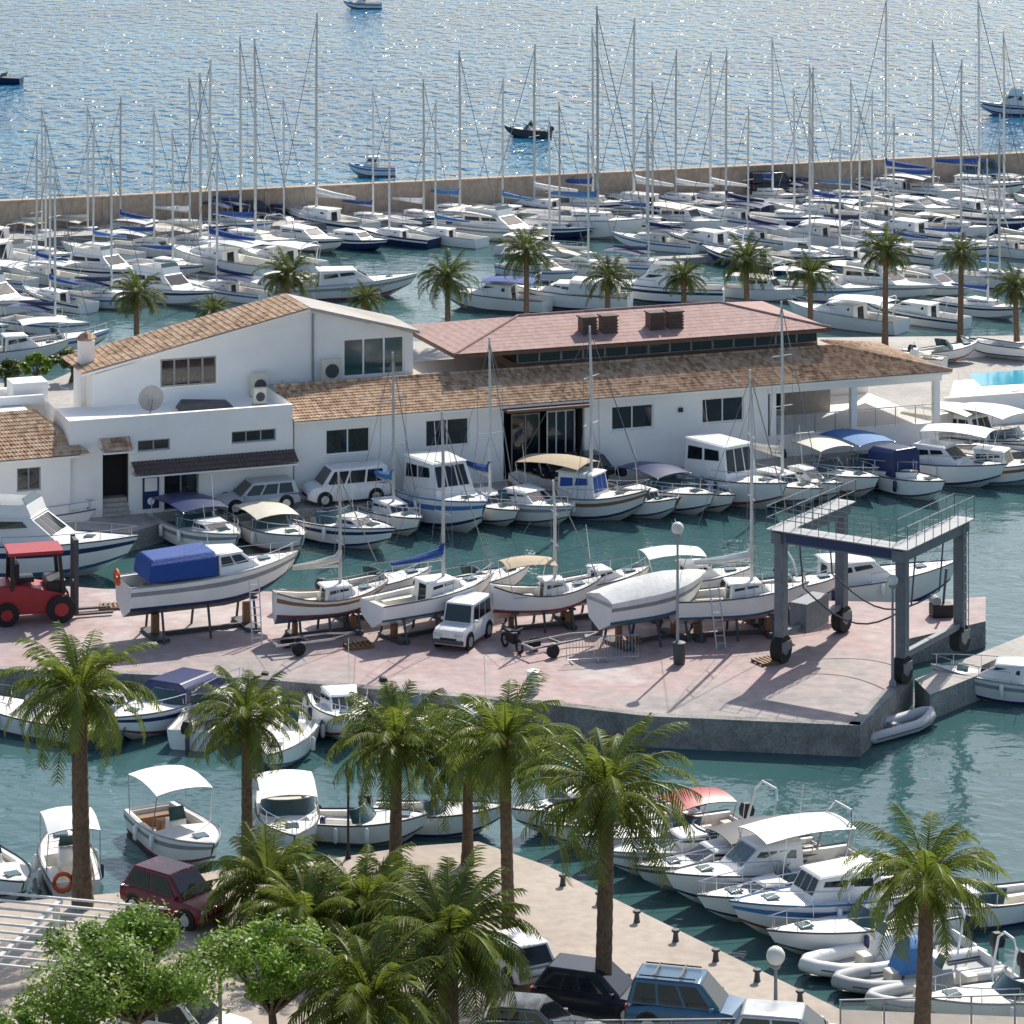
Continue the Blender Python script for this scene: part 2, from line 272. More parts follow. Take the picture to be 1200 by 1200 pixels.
    if cons:
        xc=X(.42); c=MB(); c.loft([[(xc-.3,-.38,zf),(xc+.45,-.38,zf),(xc+.45,.38,zf),(xc-.3,.38,zf)],[(xc-.2,-.34,zf+.95),(xc+.2,-.34,zf+.95),(xc+.2,.34,zf+.95),(xc-.2,.34,zf+.95)]]); c=c.build('console','white',T,False,True,.05)
        MB().quad((xc+.22,-.34,zf+.95),(xc+.22,.34,zf+.95),(xc,.3,zf+1.4),(xc,-.3,zf+1.4)).build('windscreen','tint',T,False,False)
        MB().box(xc-1.05,xc-.6,-.4,.4,zf,zf+.7).build('helm_seat',seat,T,bevel=.05)
    if bim:
        x0,x1=X(.1),X(tc+.06); yw=hb(.3)*.92; zb=zf+bimh; n=6; b=MB(); rings=[]
        for k in range(5):
            u=k/4; xx=x0+(x1-x0)*u; zz=zb+.14*sin(PI*u)
            rings.append([(xx,yw*(2*j/n-1),zz+.13*(1-(2*j/n-1)**2)) for j in range(n+1)])
        b.loft(rings,False,False); b.loft([[(p[0],p[1],p[2]-.03) for p in r] for r in rings],False,False)
        b.build('bimini_top',bim,T,True,False)
        for sg in(1,-1):
            f=MB()
            for xx,xz in((x0,x0+.3),(x1,x1-.35)): f.tube([(xz,(hb(.3)-.05)*sg,sM),(xx,yw*sg*.98,zb)],.022,5)
            f.tube([(x0+.3,(hb(.3)-.05)*sg,sM),(x1-.35,(hb(.3)-.05)*sg,sM)],.016,4); f.build('bimini_frame','steel',T)
    if cover:
        b=MB(); rings=[]; hh=ch*B
        for i,t in enumerate(TS):
            pr=max(.06,sin(PI*min(1,max(0,(t*.94+.05))))**.6)*(1.15-.5*t); g=G[i]
            rings.append([(g.x,(g.y+.04)*c_,g.z-.18 if abs(c_)==1 and v_==0 else g.z+hh*pr*v_*(1+.04*R.uniform(-1,1))) for c_,v_ in((1,0),(1,.12),(.75,.45),(.35,.75),(0,1),(-.35,.75),(-.75,.45),(-1,.12),(-1,0))])
        b.loft(rings,False,False); b.quad(*rings[0]); b.build('canvas_cover',cover,T,True)
    for k in range(outb):
        yo=0 if outb==1 else (.35 if k else -.35); x=X(0)-.22; m=MB(); zt=fb*.9
        m.loft([[(x-.28,yo-.16,zt),(x+.18,yo-.16,zt),(x+.18,yo+.16,zt),(x-.28,yo+.16,zt)],[(x-.32,yo-.19,zt+.25),(x+.2,yo-.19,zt+.25),(x+.2,yo+.19,zt+.25),(x-.32,yo+.19,zt+.25)],[(x-.2,yo-.13,zt+.5),(x+.12,yo-.13,zt+.5),(x+.12,yo+.13,zt+.5),(x-.2,yo+.13,zt+.5)]])
        m=m.build('outboard_motor','black' if (outb==1) else 'grey',T,True,True,.03); MB().box(x-.08,x+.12,yo-.06,yo+.06,-.3,zt).build('motor_leg','dark_grey',m)
    if rail:
        f=MB()
        for sg in(1,-1):
            pts=[Vector((G[i].x-.05,(G[i].y-.06)*sg if G[i].y>.1 else .02*sg,G[i].z+.48)) for i in range(4,len(TS))]; f.tube(pts,.02 if not lod else .025,4)
            for p in pts[::2]: f.tube([(p.x,p.y,p.z-.5),p],.016,4)
        f.build('bow_rail','steel',T)
    if arch:
        x=X(.12); yy=hb(.1)-.1; f=MB(); f.tube([(x+.3,-yy,sM-.1),(x-.1,-yy*.9,sM+1.3),(x-.25,-yy*.6,sM+1.65),(x-.25,yy*.6,sM+1.65),(x-.1,yy*.9,sM+1.3),(x+.3,yy,sM-.1)],.05,6); f.build('radar_arch','white' if arch==1 else 'steel',T,True)
    if ring:
        f=MB(); pts=[(X(0)-.08,hb(0)*.55+cos(a)*.32,fb*.95+sin(a)*.32) for a in[2*PI*k/12 for k in range(13)]]; f.tube(pts,.08,6,False); f.build('lifebuoy','orange',T,True)
    if mast:
        xm=X(.58); rg=.012; mr=.085 if not lod else .12; zb=sM+.05
        m=MB(); m.tube([(xm,0,zb),(xm,0,zb+mast*.7),(xm-.08,0,zb+mast)],[mr,mr*.9,mr*.6],6); ys=hb(.58)
        for fz in(.42,.7): m.tube([(xm,-ys*.62,zb+mast*fz),(xm,ys*.62,zb+mast*fz)],.025 if not lod else .03,4)
        m.build('mast','mast',T,True)
        f=MB(); tp=(xm-.05,0,zb+mast*.97); f.tube([tp,(X(.98),0,sh(.98))],rg*(2.2 if not lod else 3),4)
        if not lod: f.tube([tp,(X(0)+.05,0,sh(0))],rg,4)
        for sg in(1,-1):
            f.tube([tp,(xm,ys*.62*sg,zb+mast*.7),(xm,ys*.62*sg,zb+mast*.42),(xm-.15,(ys-.05)*sg,sM)],rg if not lod else rg*.8,4)
            if not lod: f.tube([(xm,0,zb+mast*.42),(xm+.3,(ys-.05)*sg,sM)],rg,4)
        f.build('rigging','wire',T)
        zb2=zb+1.25; bl=L*.42; MB().tube([(xm,0,zb2),(xm-bl,0,zb2+.08)],.06,6).build('boom','mast',T)
        if boom: MB().tube([(xm+.02,0,zb2+.75),(xm-.15,0,zb2+.35),(xm-bl*.5,0,zb2+.2),(xm-bl,0,zb2+.17)],[.1,.23,.19,.1] if lod else [.08,.19,.16,.08],7).build('sail_cover',boom,T,True)
    if fend and not lod and z<.5:
        for t_,sg in((.3,1),(.55,1),(.3,-1),(.55,-1)):
            y=(hb(t_)+.1)*sg; zz=sh(t_); MB().tube([(X(t_),y,zz-.05),(X(t_),y,zz-.12),(X(t_),y,zz-.55),(X(t_),y,zz-.62)],[.04,.1,.1,.04],8).build('fender',R.choice(['white','navy','white']),T,True)
    return T
def rib(label,px,py,head,L,col='rib_grey',con='white',outb=1,arch=0,z=0,group=None,cover=None,pos=None):
    p=pos or P(px,py,z); T=thing('inflatable_boat',label,'inflatable boat',p,rad(head),group); B=L*.29; r=.06*L if L<4.5 else .038*L
    path=[(-L/2,B/2,r*1.1),(-L*.2,B/2,r*1.1),(L*.15,B/2*.98,r*1.2),(L*.32,B/2*.75,r*1.5),(L*.43,B/2*.4,r*1.9),(L*.48,0,r*2.1)]
    full=path+[(x,-y,z_) for x,y,z_ in path[-2::-1]]; n=len(full)
    MB().tube([(-L/2-.3,B/2,r*1.1)]+full+[(-L/2-.3,-B/2,r*1.1)],[r*.35]+[r]*n+[r*.35],10).build('tube',col,T,True)
    b=MB(); b.tube([(x*1.0,y+(r+.005)*(1 if y>0 else -1 if y<0 else 0),z_) for x,y,z_ in full],.03,4); b.build('rub_strake','dark_grey',T)
    MB().loft([[(x,y*.98,.18),(x,-y*.98,.18)] for x,y,_ in path],False,False).build('floor','grey',T,False,False)
    MB().box(-L/2,-L/2+.08,-B/2+r*.6,B/2-r*.6,.1,r*2.2).build('transom','white',T)
    if con:
        c=MB(); c.loft([[(-.35,-.35,.18),(.5,-.35,.18),(.5,.35,.18),(-.35,.35,.18)],[(-.2,-.32,1.15),(.2,-.3,1.15),(.2,.3,1.15),(-.2,.32,1.15)]]); c.build('console',con,T,False,True,.05)
        MB().quad((.2,-.3,1.15),(.2,.3,1.15),(0,.26,1.5),(0,-.26,1.5)).build('windscreen','tint',T,False,False)
        MB().box(-1.1,-.65,-.42,.42,.18,.85).build('seat','cream',T,bevel=.06); MB().box(.55,1.0,-.3,.3,.18,.55).build('bow_seat','cream',T,bevel=.06)
    else: MB().box(-.3,0,-B/2+r*.5,B/2-r*.5,r*1.4,r*1.4+.06).build('seat','grey',T)
    if cover: MB().loft([[(-.5,-.5,.5),(.7,-.5,.5),(.7,.5,.5),(-.5,.5,.5)],[(-.35,-.4,1.3),(.35,-.4,1.3),(.35,.4,1.3),(-.35,.4,1.3)],[(-.2,-.1,1.55),(.15,-.1,1.55),(.15,.1,1.55),(-.2,.1,1.55)]]).build('canvas_cover',cover,T,True)
    if outb:
        m=MB(); x=-L/2-.2; m.loft([[(x-.25,-.16,.75),(x+.15,-.16,.75),(x+.15,.16,.75),(x-.25,.16,.75)],[(x-.3,-.18,1.0),(x+.18,-.18,1.0),(x+.18,.18,1.0),(x-.3,.18,1.0)],[(x-.18,-.12,1.25),(x+.1,-.12,1.25),(x+.1,.12,1.25),(x-.18,.12,1.25)]]); m=m.build('outboard_motor','black',T,True,True,.03); MB().box(x-.08,x+.1,-.06,.06,-.2,.75).build('motor_leg','dark_grey',m)
    if arch: MB().tube([(-L*.38,-B*.4,r),(-L*.43,-B*.38,1.6),(-L*.44,-B*.2,1.85),(-L*.44,B*.2,1.85),(-L*.43,B*.38,1.6),(-L*.38,B*.4,r)],.045,6).build('radar_arch','white',T,True)
    return T
# ---- boats moored at the clubhouse quay
boat('motor_yacht','large white motor yacht with long black side windows at far left edge',20,668,-14,13,3.9,1.6,stripe='navy',cab=(.25,.72,.82,1.3,1.7,.3),fly=True,rail=True,cat='yacht')
boat('motor_yacht','white flybridge yacht behind the large yacht at far left',15,628,-10,9,3.2,1.2,cab=(.22,.68,.8,1.4,1.3,.2),fly=True,rail=True,cat='yacht')
SC=1.1
boat('motorboat','white open motorboat with dark navy bimini nearest the lamp post by the parked cars',236,641,-58,7.6,2.6,1.05,wind=True,bim='navy',bimh=1.6,rail=True,cab=(.56,.8,.62,.35,.9,.1),stripe='grey')
boat('motorboat','small white boat with cream canvas top beside the boat with navy bimini',322,640,-62,6.4,2.4,.9,wind=True,bim='cream',bimh=1.25,outb=1,rail=True)
boat('motorboat','low white open boat with rail and cream seats moored below the white minivan',398,634,-44,7.6,2.6,.95,wind=True,rail=True,outb=1,stripe='navy',cab=(.56,.8,.6,.35,.9,.1))
boat('sailing_boat','small white sailing boat with slim mast left of the white cabin cruiser',455,617,-62,7,2.3,.85,cab=(.42,.72,.62,.4,.5,.1),mast=7.6,boom='sky_blue',cat='sailing boat',rail=True)
boat('cabin_cruiser','bulky white cabin cruiser with raked wheelhouse windows moored below the clubhouse window',517,611,-60,8.8,3.2,1.4,cab=(.3,.68,.8,1.6,.8,.1),rail=True,stripe='sky_blue')
boat('sailing_boat','white sailing boat with blue sail cover moored right of the white cabin cruiser',568,606,-62,7,2.3,.8,cab=(.4,.7,.66,.42,.6,.1),mast=8,boom='royal',cat='sailing boat',rail=True)
boat('motorboat','broad low white boat with grey stripe beside the boat with tan awning',612,607,-50,7.6,2.7,.95,stripe='grey',cab=(.45,.74,.7,.5,.9,.1),rail=True,wind=True)
boat('fishing_boat','white wooden fishing boat with blue cabin windows and tan awning',680,603,-30,7.6,2.6,1.15,pointy=True,cab=(.38,.66,.68,1.1,.2,.1),bim='tan',bimh=2.2,mast=8.2,stripe='teak',glass='royal',rail=True)
boat('motorboat','small white boat with teak coaming right of the boat with tan awning',740,600,-46,6.4,2.2,.85,pointy=True,seat='teak',cab=(.5,.75,.6,.45,.3,.1),rail=True)
boat('motorboat','white boat with low dark blue canvas cover moored below the entrance',784,594,-52,6.8,2.4,.95,wind=True,bim='navy',bimh=1.4,rail=True,outb=1)
boat('motorboat','slim white open boat squeezed left of the pilothouse boat',816,592,-54,6.0,1.9,.8,wind=True,rail=True,outb=1)
boat('cabin_cruiser','white pilothouse boat with tall dark wheelhouse windows',857,586,-52,8.2,2.8,1.2,cab=(.2,.6,.82,1.6,.35,.1),rail=True)
boat('sailing_boat','small white sailing boat with tall mast right of the pilothouse boat',908,583,-54,7.2,2.3,.85,cab=(.4,.7,.66,.45,.5,.1),mast=9,boom='cream',cat='sailing boat',rail=True)
boat('motorboat','slim white cuddy boat between the tall masted boat and the beige canopy boat',938,579,-54,6.4,2.0,.85,cab=(.45,.75,.66,.5,.9,.1),rail=True)
boat('motorboat','white boat with beige canopy left of the boat with pale blue sunshade',974,573,-54,7.2,2.4,.95,wind=True,bim='cream',rail=True,outb=1)
boat('motorboat','white boat with pale blue sunshade on poles near the terrace',1022,567,-58,7.4,2.5,1.0,wind=True,bim='sky_blue',rail=True)
boat('motorboat','small boat with tall navy canvas hood moored behind the boat hoist',1064,579,-56,5.6,2.1,.9,tent='navy',fend=True)
boat('cabin_cruiser','white motorboat with raked bow moored right of the navy canvas hood',1102,564,-36,7.6,2.5,1.05,cab=(.35,.7,.75,.8,1.0,.1),rail=True)
boat('fishing_boat','white wooden boat with broad white awning below the terrace',1152,563,-26,7.6,2.5,1.05,pointy=True,bim='white',bimh=2.2,cab=(.45,.7,.6,.7,.3,.1),stripe='teak')
boat('motorboat','white boat with white awning moored farthest right by the terrace',1185,538,-50,8,2.7,1.05,wind=True,bim='white',bimh=2.1,rail=True)
boat('motorboat','small white boat with cream tent moored between the two awning boats at right',1105,536,-50,6.5,2.3,.9,tent='cream',rail=True)
boat('motorboat','white boat with cream hard top moored behind the wooden boat with broad awning',1142,533,-50,7,2.4,1.0,cab=(.3,.62,.75,1.1,.5,.1),rail=True,bim='cream',bimh=2.0)
SC=1.0
# ---- boats ashore
ZY=1.2
def cradle(label,px,py,head,L,B,h):
    p=P(px,py,ZY); T=thing('boat_cradle',label,'boat cradle',p,rad(head),'cradles under boats in the yard')
    MB().box(-L*.36,-L*.28,-B*.4,B*.4,.004,.16).box(L*.16,L*.24,-B*.4,B*.4,.004,.16).bar((-L*.28,0,.1),(L*.16,0,.1),.16).build('base_beam','dark_grey',T)
    MB().box(-L*.34,-L*.3,-.12,.12,.165,h-.16*B).build('keel_block','teak',T); MB().box(L*.18,L*.22,-.12,.12,.165,h-.14*B).build('keel_block','teak',T)
    for x in(-L*.32,-L*.06,L*.2):
        for sg in(1,-1): MB().tube([(x,sg*B*.48,.004),(x,sg*B*.33,h+.02)],.06,6).box(x-.16,x+.16,sg*B*.33-.1,sg*B*.33+.1,h-.02,h+.06).build('prop','dark_grey',T)
def ashore(h,px,py,head,L,B,clabel,**k):
    p=P(px,py,ZY); boat(px=px,py=py,head=head,L=L,B=B,z=ZY+h,pos=(p.x,p.y),fend=False,**k); cradle(clabel,px,py,head,L,B,h)
ashore(1.5,248,738,24,8.4,2.9,'props under the white cruiser with royal blue canvas',name='cabin_cruiser',label='white cabin cruiser with royal blue cockpit canvas ashore on props',fb=1.25,cab=(.5,.76,.76,.85,1.0,.02),tent='royal',th=.95,rail=True,bottom='black_bottom',stripe='grey',ring=True)
ashore(1.0,388,742,22,5.4,2.0,'props under the small sailing boat with blue bottom',name='sailing_boat',label='small white sailing boat with blue underside ashore on props',fb=.8,pointy=True,bottom='blue_bottom',cab=(.42,.7,.66,.45,.3,.1),mast=5.5,boom='cream',stripe='teak',cat='sailing boat',rail=True)
ashore(1.1,508,741,34,6.6,2.4,'props under the white sailing boat with blue furled sail',name='sailing_boat',label='white sailing boat with bright blue furled sail ashore above the white off-road van',fb=.85,cab=(.4,.72,.66,.45,.6,.1),mast=8.0,boom='royal',bottom='white',cat='sailing boat',rail=True)
ashore(.9,640,735,16,5.2,2.0,'props under the pink bottomed boat with tan awning',name='fishing_boat',label='white boat with pinkish underside and thin tan awning ashore right of the van',fb=.85,pointy=True,bottom='pink_hull',bim='tan',bimh=1.9,cab=(.45,.7,.6,.5,.3,.1),mast=5.0,rail=True)
ashore(1.25,765,750,32,5.8,2.4,'props under the boat wrapped in white canvas',name='motorboat',label='motorboat wrapped in a white canvas cover ashore beside the globe lamp',fb=1.1,cover='canvas',bottom='grey',ch=.32,stripe='grey')
ashore(1.0,868,744,10,6.4,2.2,'props under the tall masted sailing boat beside the hoist',name='sailing_boat',label='white sailing boat with pinkish underside and tall mast ashore left of the hoist',fb=.95,cab=(.4,.72,.66,.45,.6,.1),mast=10,boom='canvas',bottom='pink_hull',cat='sailing boat',rail=True)
ashore(1.0,812,722,14,6,2.1,'props under the small cabin boat behind the globe lamp',name='motorboat',label='small white cabin boat ashore behind the globe lamp',fb=.85,cab=(.4,.72,.7,.6,.8,.1),bottom='blue_bottom',rail=True,bim='white',bimh=1.8)
ashore(.9,445,722,28,5.4,2.0,'props under the white open boat behind the small sailing boat',name='motorboat',label='white open boat ashore between the two sailing boats on props',fb=.8,wind=True,bottom='grey',outb=1,rail=True)
ashore(.9,560,720,30,5.6,2.0,'props under the white runabout behind the van',name='motorboat',label='white runabout with raked windscreen ashore behind the white van',fb=.8,wind=True,bottom='grey',rail=True,outb=1)
ashore(.9,700,722,24,5.4,2.0,'props under the cuddy boat between tan awning boat and canvas boat',name='motorboat',label='white cuddy boat ashore between the tan awning boat and the canvas wrapped boat',fb=.85,cab=(.45,.75,.68,.45,.9,.1),bottom='navy',rail=True)
ashore(.9,925,726,16,5.6,2.0,'props under the runabout behind the left hoist leg',name='motorboat',label='white runabout with black motor ashore behind the left hoist leg',fb=.8,wind=True,bottom='red_bottom',rail=True,outb=1)
boat('cabin_cruiser','long white motorboat with flared bow lying behind the boat hoist',1010,712,14,10,3.0,1.5,cab=(.3,.65,.75,.9,1.2,.1),rail=True,arch=1)
# ---- boats in the middle basin
boat('motorboat','small white boat with cream seats at the left edge of the middle basin',25,854,150,6.4,2.3,.85,cons=True,outb=1,rail=True)
boat('motorboat','dark hulled open boat with black motor left of the leftmost tall palm crown',122,852,95,6,2.2,.85,hull='dark_grey',wind=True,outb=1)
boat('motorboat','white speedboat with navy stripe and navy cockpit tent moored at the yard wall',190,850,-118,7.4,2.5,1.0,tent='navy',th=.7,stripe='navy',rail=True,wind=True)
boat('motorboat','white open motorboat with black motor beside the tented speedboat',254,852,75,6.6,2.3,.9,wind=True,outb=1,rail=True)
boat('motorboat','white runabout between the black motor boat and the long narrow boat',296,852,-94,6.6,2.2,.9,wind=True,rail=True,outb=1)
boat('motorboat','long narrow white boat pointing at the camera beside second palm',338,882,-98,8,2.1,.85,cons=True,rail=True,seat='white')
boat('motorboat','white cuddy boat moored between second and third palms',398,852,-80,7.2,2.5,1.05,cab=(.45,.78,.7,.55,1.0,.1),rail=True)
boat('motorboat','white motorboat half hidden behind the palm clump at the yard wall',470,860,-76,6.8,2.4,.95,wind=True,rail=True,outb=1)
boat('motorboat','white motorboat behind the crowns of the paired palms at the yard wall',560,868,-74,6.6,2.3,.9,cab=(.45,.78,.7,.5,.9,.1),rail=True)
boat('motorboat','white boat with flat white sun awning on thin poles near the leftmost palm',78,1024,105,5.6,2.1,.75,bim='white',bimh=2.1,cons=True,ring=True,outb=1)
boat('motorboat','white fishing boat with tall white canopy and brown seats above the maroon car',212,1000,-62,6.4,2.5,1.0,bim='white',bimh=2.2,cons=True,seat='teak',stripe='grey')
boat('motorboat','white boat with folded white canvas moored right of the second palm trunk',338,984,-82,6.6,2.4,.95,wind=True,bim='canvas',bimh=1.5,rail=True)
boat('motorboat','white bow rider boat beside the slim dark lantern post',430,984,-10,4.8,2.1,.85,wind=True,outb=1,seat='white',rail=True)
boat('motorboat','white boat with raked windscreen behind the third and fourth palm trunks',515,974,-8,5.2,2.0,.85,wind=True,outb=1,rail=True)
boat('motorboat','small white boat at the lower left edge beside the promenade',-5,1040,-60,5.6,2.2,.8,cons=True,outb=1)
rib('grey inflatable dinghy with black outboard floating at the corner of the yard',1052,858,38,4.0,'rib_grey',None)
boat('motorboat','white motorboat with pointed bow at the right edge below the finger pier',1185,818,168,7,2.4,.95,cab=(.4,.74,.72,.6,1.1,.1),rail=True,stripe='grey')
# ---- boats along the near jetty, bows to the quay
JA,JB=P(640,1014,0),P(985,1183,0)
def jetty(f,hd,L,gap=.6):
    d=Vector((cos(rad(hd+180)),sin(rad(hd+180)),0)); p=JA.lerp(JB,f)+d*(L/2+gap); return (p.x,p.y,0)
def jb(f,hd,L,name,label,B,fb,**k): boat(name,label,head=hd,L=L,B=B,fb=fb,pos=jetty(f,hd,L),**k)
jb(-.2,208,6.4,'motorboat','white cuddy boat moored at the very tip of the near jetty',2.1,.85,cab=(.45,.75,.66,.45,.9,.1),rail=True)
jb(-.07,208,6.6,'motorboat','white bow rider moored left of the red canvas boat',2.0,.85,wind=True,outb=1,rail=True)
jb(.05,207,7.2,'motorboat','white motorboat with bright red canvas top at the near jetty',2.1,.95,bim='red',bimh=1.6,wind=True,rail=True,outb=1,tc=.38)
jb(.16,207,7.8,'speedboat','sleek white speedboat with grey stripe right of the red canvas boat',2.1,.9,cab=(.46,.76,.7,.4,1.2,.1),rail=True,stripe='grey',wind=True,arch=1)
jb(.27,206,8,'speedboat','sleek pale grey speedboat with dark cockpit canopy',2.1,.9,hull='rib_grey',cab=(.46,.76,.72,.45,1.2,.1),rail=True,stripe='dark_grey',bim='dark_grey',bimh=1.5)
jb(.38,206,8.2,'motorboat','white cruiser with green tinted windscreen and steel radar arch',2.3,1.1,cab=(.35,.7,.78,.85,1.1,.1),glass='tint',rail=True,arch=2,bim='white',bimh=2.0)
jb(.49,206,7.6,'motorboat','white open sports boat between the radar arch cruiser and the cabin boat',2.1,.9,wind=True,rail=True,outb=1,cab=(.55,.78,.6,.3,.9,.1))
jb(.6,205,8.2,'motorboat','white cabin boat with square side windows right of the open sports boat',2.4,1.15,cab=(.3,.66,.78,.85,.5,.1),rail=True,stripe='sky_blue',outb=1)
jb(.72,204,7.4,'motorboat','slim white sports boat with black motor between cabin boat and inflatables',2.0,.85,wind=True,rail=True,outb=1)
rib('white inflatable boat with console and radar arch nearest the slim sports boat',0,0,203,6.4,'white','white',1,1,pos=jetty(.83,203,6.4))
rib('pale grey inflatable boat with blue console cover behind the right hand palm trunk',0,0,202,6.0,'rib_grey','white',1,0,cover='sky_blue',pos=jetty(.93,202,6.0))
rib('white inflatable boat with grey console nearest the glass railing',0,0,200,5.6,'rib_grey','grey',1,1,pos=jetty(1.03,200,5.6))
boat('motorboat','low white speedboat closest to the glass railing at bottom right',head=198,L=6.4,B=2.1,fb=.8,pos=jetty(1.14,198,6.4,1.0),wind=True,outb=1,rail=True)
boat('motorboat','low white runabout at the right edge beyond the cabin boat',1150,1080,203,6.4,2.1,.85,wind=True,outb=1,rail=True,cab=(.55,.78,.6,.3,.9,.1))
# ---- boats out at sea
boat('motorboat','dark motorboat with a driver on the open sea',617,160,160,5,1.9,.8,hull='dark_grey',cons=True,wind=True,outb=1,fend=False)
boat('motorboat','white motorboat at the top edge of the sea',425,10,180,6,2.1,.9,cab=(.4,.7,.7,.7,.8,.1),fend=False,stripe='navy')
boat('motorboat','small dark boat on the sea at far left edge',2,98,170,5,1.9,.8,hull='navy',wind=True,fend=False)
boat('motorboat','white cruiser on the sea at the right edge',1188,134,175,8,2.6,1.1,cab=(.35,.7,.75,1.2,1.0,.1),fly=True,fend=False,stripe='navy')
boat('motorboat','white cabin boat passing just beyond the breakwater wall',436,206,178,4.6,1.8,.9,cab=(.35,.7,.75,.9,.6,.1),stripe='sky_blue',fend=False)
# ---------------------------------------------------------------- far marina
sail_protos=[];motor_protos=[]
for i,(h,bm,st) in enumerate((('white','royal','navy'),('white','cream',None),('navy','white','white'),('white','navy','sky_blue'),('white','canvas','navy'),('white','sky_blue',None),('white','royal',None))):
    o=boat('sailing_yacht','proto',0,0,0,10.5,3.1,1.1,hull=h,stripe=st,cab=(.38,.74,.6,.45,.8,.1),mast=14,boom=bm,rail=True,lod=1,pos=(0,0),bim={1:'cream',3:'navy',6:'white'}.get(i),cat='sailing yacht')
    sail_protos.append((o,h,{'royal':'bright blue','cream':'cream','navy':'dark navy','canvas':'off-white','sky_blue':'pale blue','white':'white'}[bm]))
for i,(h,st,fl,bm,cb,L_) in enumerate((('white','navy',True,None,(.25,.7,.8,1.1,1.4,.2),12),('white',None,False,'white',(.35,.74,.78,.75,1.4,.1),10),('white','grey',True,'cream',(.25,.72,.8,1.05,1.6,.2),11.5),('white','sky_blue',False,'canvas',(.4,.76,.75,.7,1.6,.1),10),('white',None,False,'cream',(.3,.68,.8,1.1,.7,.1),9.5),('white','navy',False,None,(.3,.72,.78,.85,1.6,.1),11),('navy','white',False,None,(.3,.72,.78,.85,1.2,.1),10.5),('white',None,False,'sky_blue',(.46,.78,.72,.5,1.5,.1),9))):
    o=boat('motor_yacht','proto',0,0,0,L_,L_*.3,1.2,hull=h,stripe=st,cab=cb,fly=fl,bim=bm,bimh=2.1,rail=True,lod=1,pos=(0,0),arch=1 if i%2 else 0,cat='motor yacht')
    motor_protos.append((o,h,('twin deck' if fl else 'low'),{None:'bare stern','white':'white awning','canvas':'off-white awning','sky_blue':'blue awning','cream':'cream awning'}[bm]+(' and stripe' if i==5 else '')))
bpy.context.view_layer.update()
usedproto=set()
def place(pr,label,loc,rz,sc,group):
    o=pr if pr.name not in usedproto else copy_tree(pr)
    usedproto.add(pr.name); o.location=loc; o.rotation_euler=(0,0,rz); o.scale=sc if isinstance(sc,tuple) else (sc,)*3; o['label']=label; o['group']=group
def row(rname,p0,p1,sp,masts,gaps=(),fill=.97,off=.62,extra=.28):
    a,b=P(*p0),P(*p1); n=int((b-a).length/sp); slots=[]
    for i in range(n+1):
        p=a.lerp(b,i/n); px=600+p.x/p.y*F
        if any(g0<px<g1 for g0,g1 in gaps): continue
        slots.append([px,p,None])
    for mx,mt in masts:
        fr=[s for s in slots if s[2] is None]
        if fr: min(fr,key=lambda s:abs(s[0]-mx))[2]=mt
    ang=math.atan2((b-a).y,(b-a).x)-PI/2+off; k=0
    for px,p,mt in slots:
        if mt is None and R.random()>fill: continue
        py=HY+F*H/p.y; flip=PI if R.random()<.4 else 0
        rz=ang+flip+R.uniform(-.16,.16); pp=(p.x+R.uniform(-.6,.6),p.y+R.uniform(-1,1),0)
        if mt is None and R.random()<extra: mt=py-R.uniform(9,13.5)*ppm(py)
        if mt is not None:
            h=max(8,min(22,(py-mt)/ppm(py)-1)); pr,hc,bc=R.choice(sail_protos); s=max(.75,h/14); s2=min(s,R.uniform(.85,1.2))
            place(pr,'%s sailing yacht with %s sail cover, %s from left in %s'%(hc,bc,ORD[k],rname),pp,rz,(s2,s2,s),'boats in the far marina')
        else:
            pr,hc,dk,bc=R.choice(motor_protos if R.random()<.5 else motor_protos[:6]); s=R.uniform(.72,1.05); place(pr,'%s %s motor yacht with %s, %s from left in %s'%(hc,dk,bc,ORD[k],rname),pp,rz,(s,s*R.uniform(.9,1.05),s*R.uniform(.82,1.0)),'boats in the far marina')
        k+=1
row('breakwater row',(-15,288),(1230,227),4.0,[(88,120),(207,90),(355,20),(452,100),(495,90),(535,60),(598,91),(655,55),(697,35),(758,25),(812,61),(860,62),(915,45),(1040,0),(1075,46),(1150,1),(20,180),(268,45),(410,170)])
row('second marina row',(-15,310),(1230,248),4.2,[(38,145),(103,150),(268,48),(290,85),(625,150),(722,12),(675,95),(835,60),(938,101),(957,80),(1015,160),(1137,70),(1195,102),(480,190)])
row('third marina row',(-15,333),(1230,269),4.3,[(60,230),(160,190),(283,75),(640,180),(745,130),(890,150),(985,130),(1108,150),(1165,40)],[(385,610)])
row('left pontoon row',(-15,364),(330,347),4.3,[(75,210)])
row('far left row',(-40,392),(60,388),4.3,[(40,260)])
row('middle pontoon row',(625,326),(1230,295),4.4,[(773,195),(690,170),(1000,180),(1120,150)])
row('lower right row',(890,352),(1230,334),4.5,[(1190,180)],extra=.15)
row('quay palm row',(985,380),(1230,366),4.6,[(1120,221)],fill=.95,extra=.1)
for pr in [x[0] for x in sail_protos+motor_protos]:
    if pr.name not in usedproto:
        for c in [*pr.children_recursive,pr]: bpy.data.objects.remove(c)
boat('motor_yacht','long white motor yacht lying alone in open water behind the gabled house',405,348,12,11,3.2,1.2,cab=(.3,.7,.78,.9,1.6,.2),rail=True,stripe='grey',fend=False,cat='motor yacht')
boat('motor_yacht','white motor yacht with blue awning behind the quay palms left of the pavilion',578,362,160,8.5,2.8,1.1,cab=(.3,.7,.78,.8,1.4,.2),rail=True,fend=False,bim='royal',cat='motor yacht',arch=1)
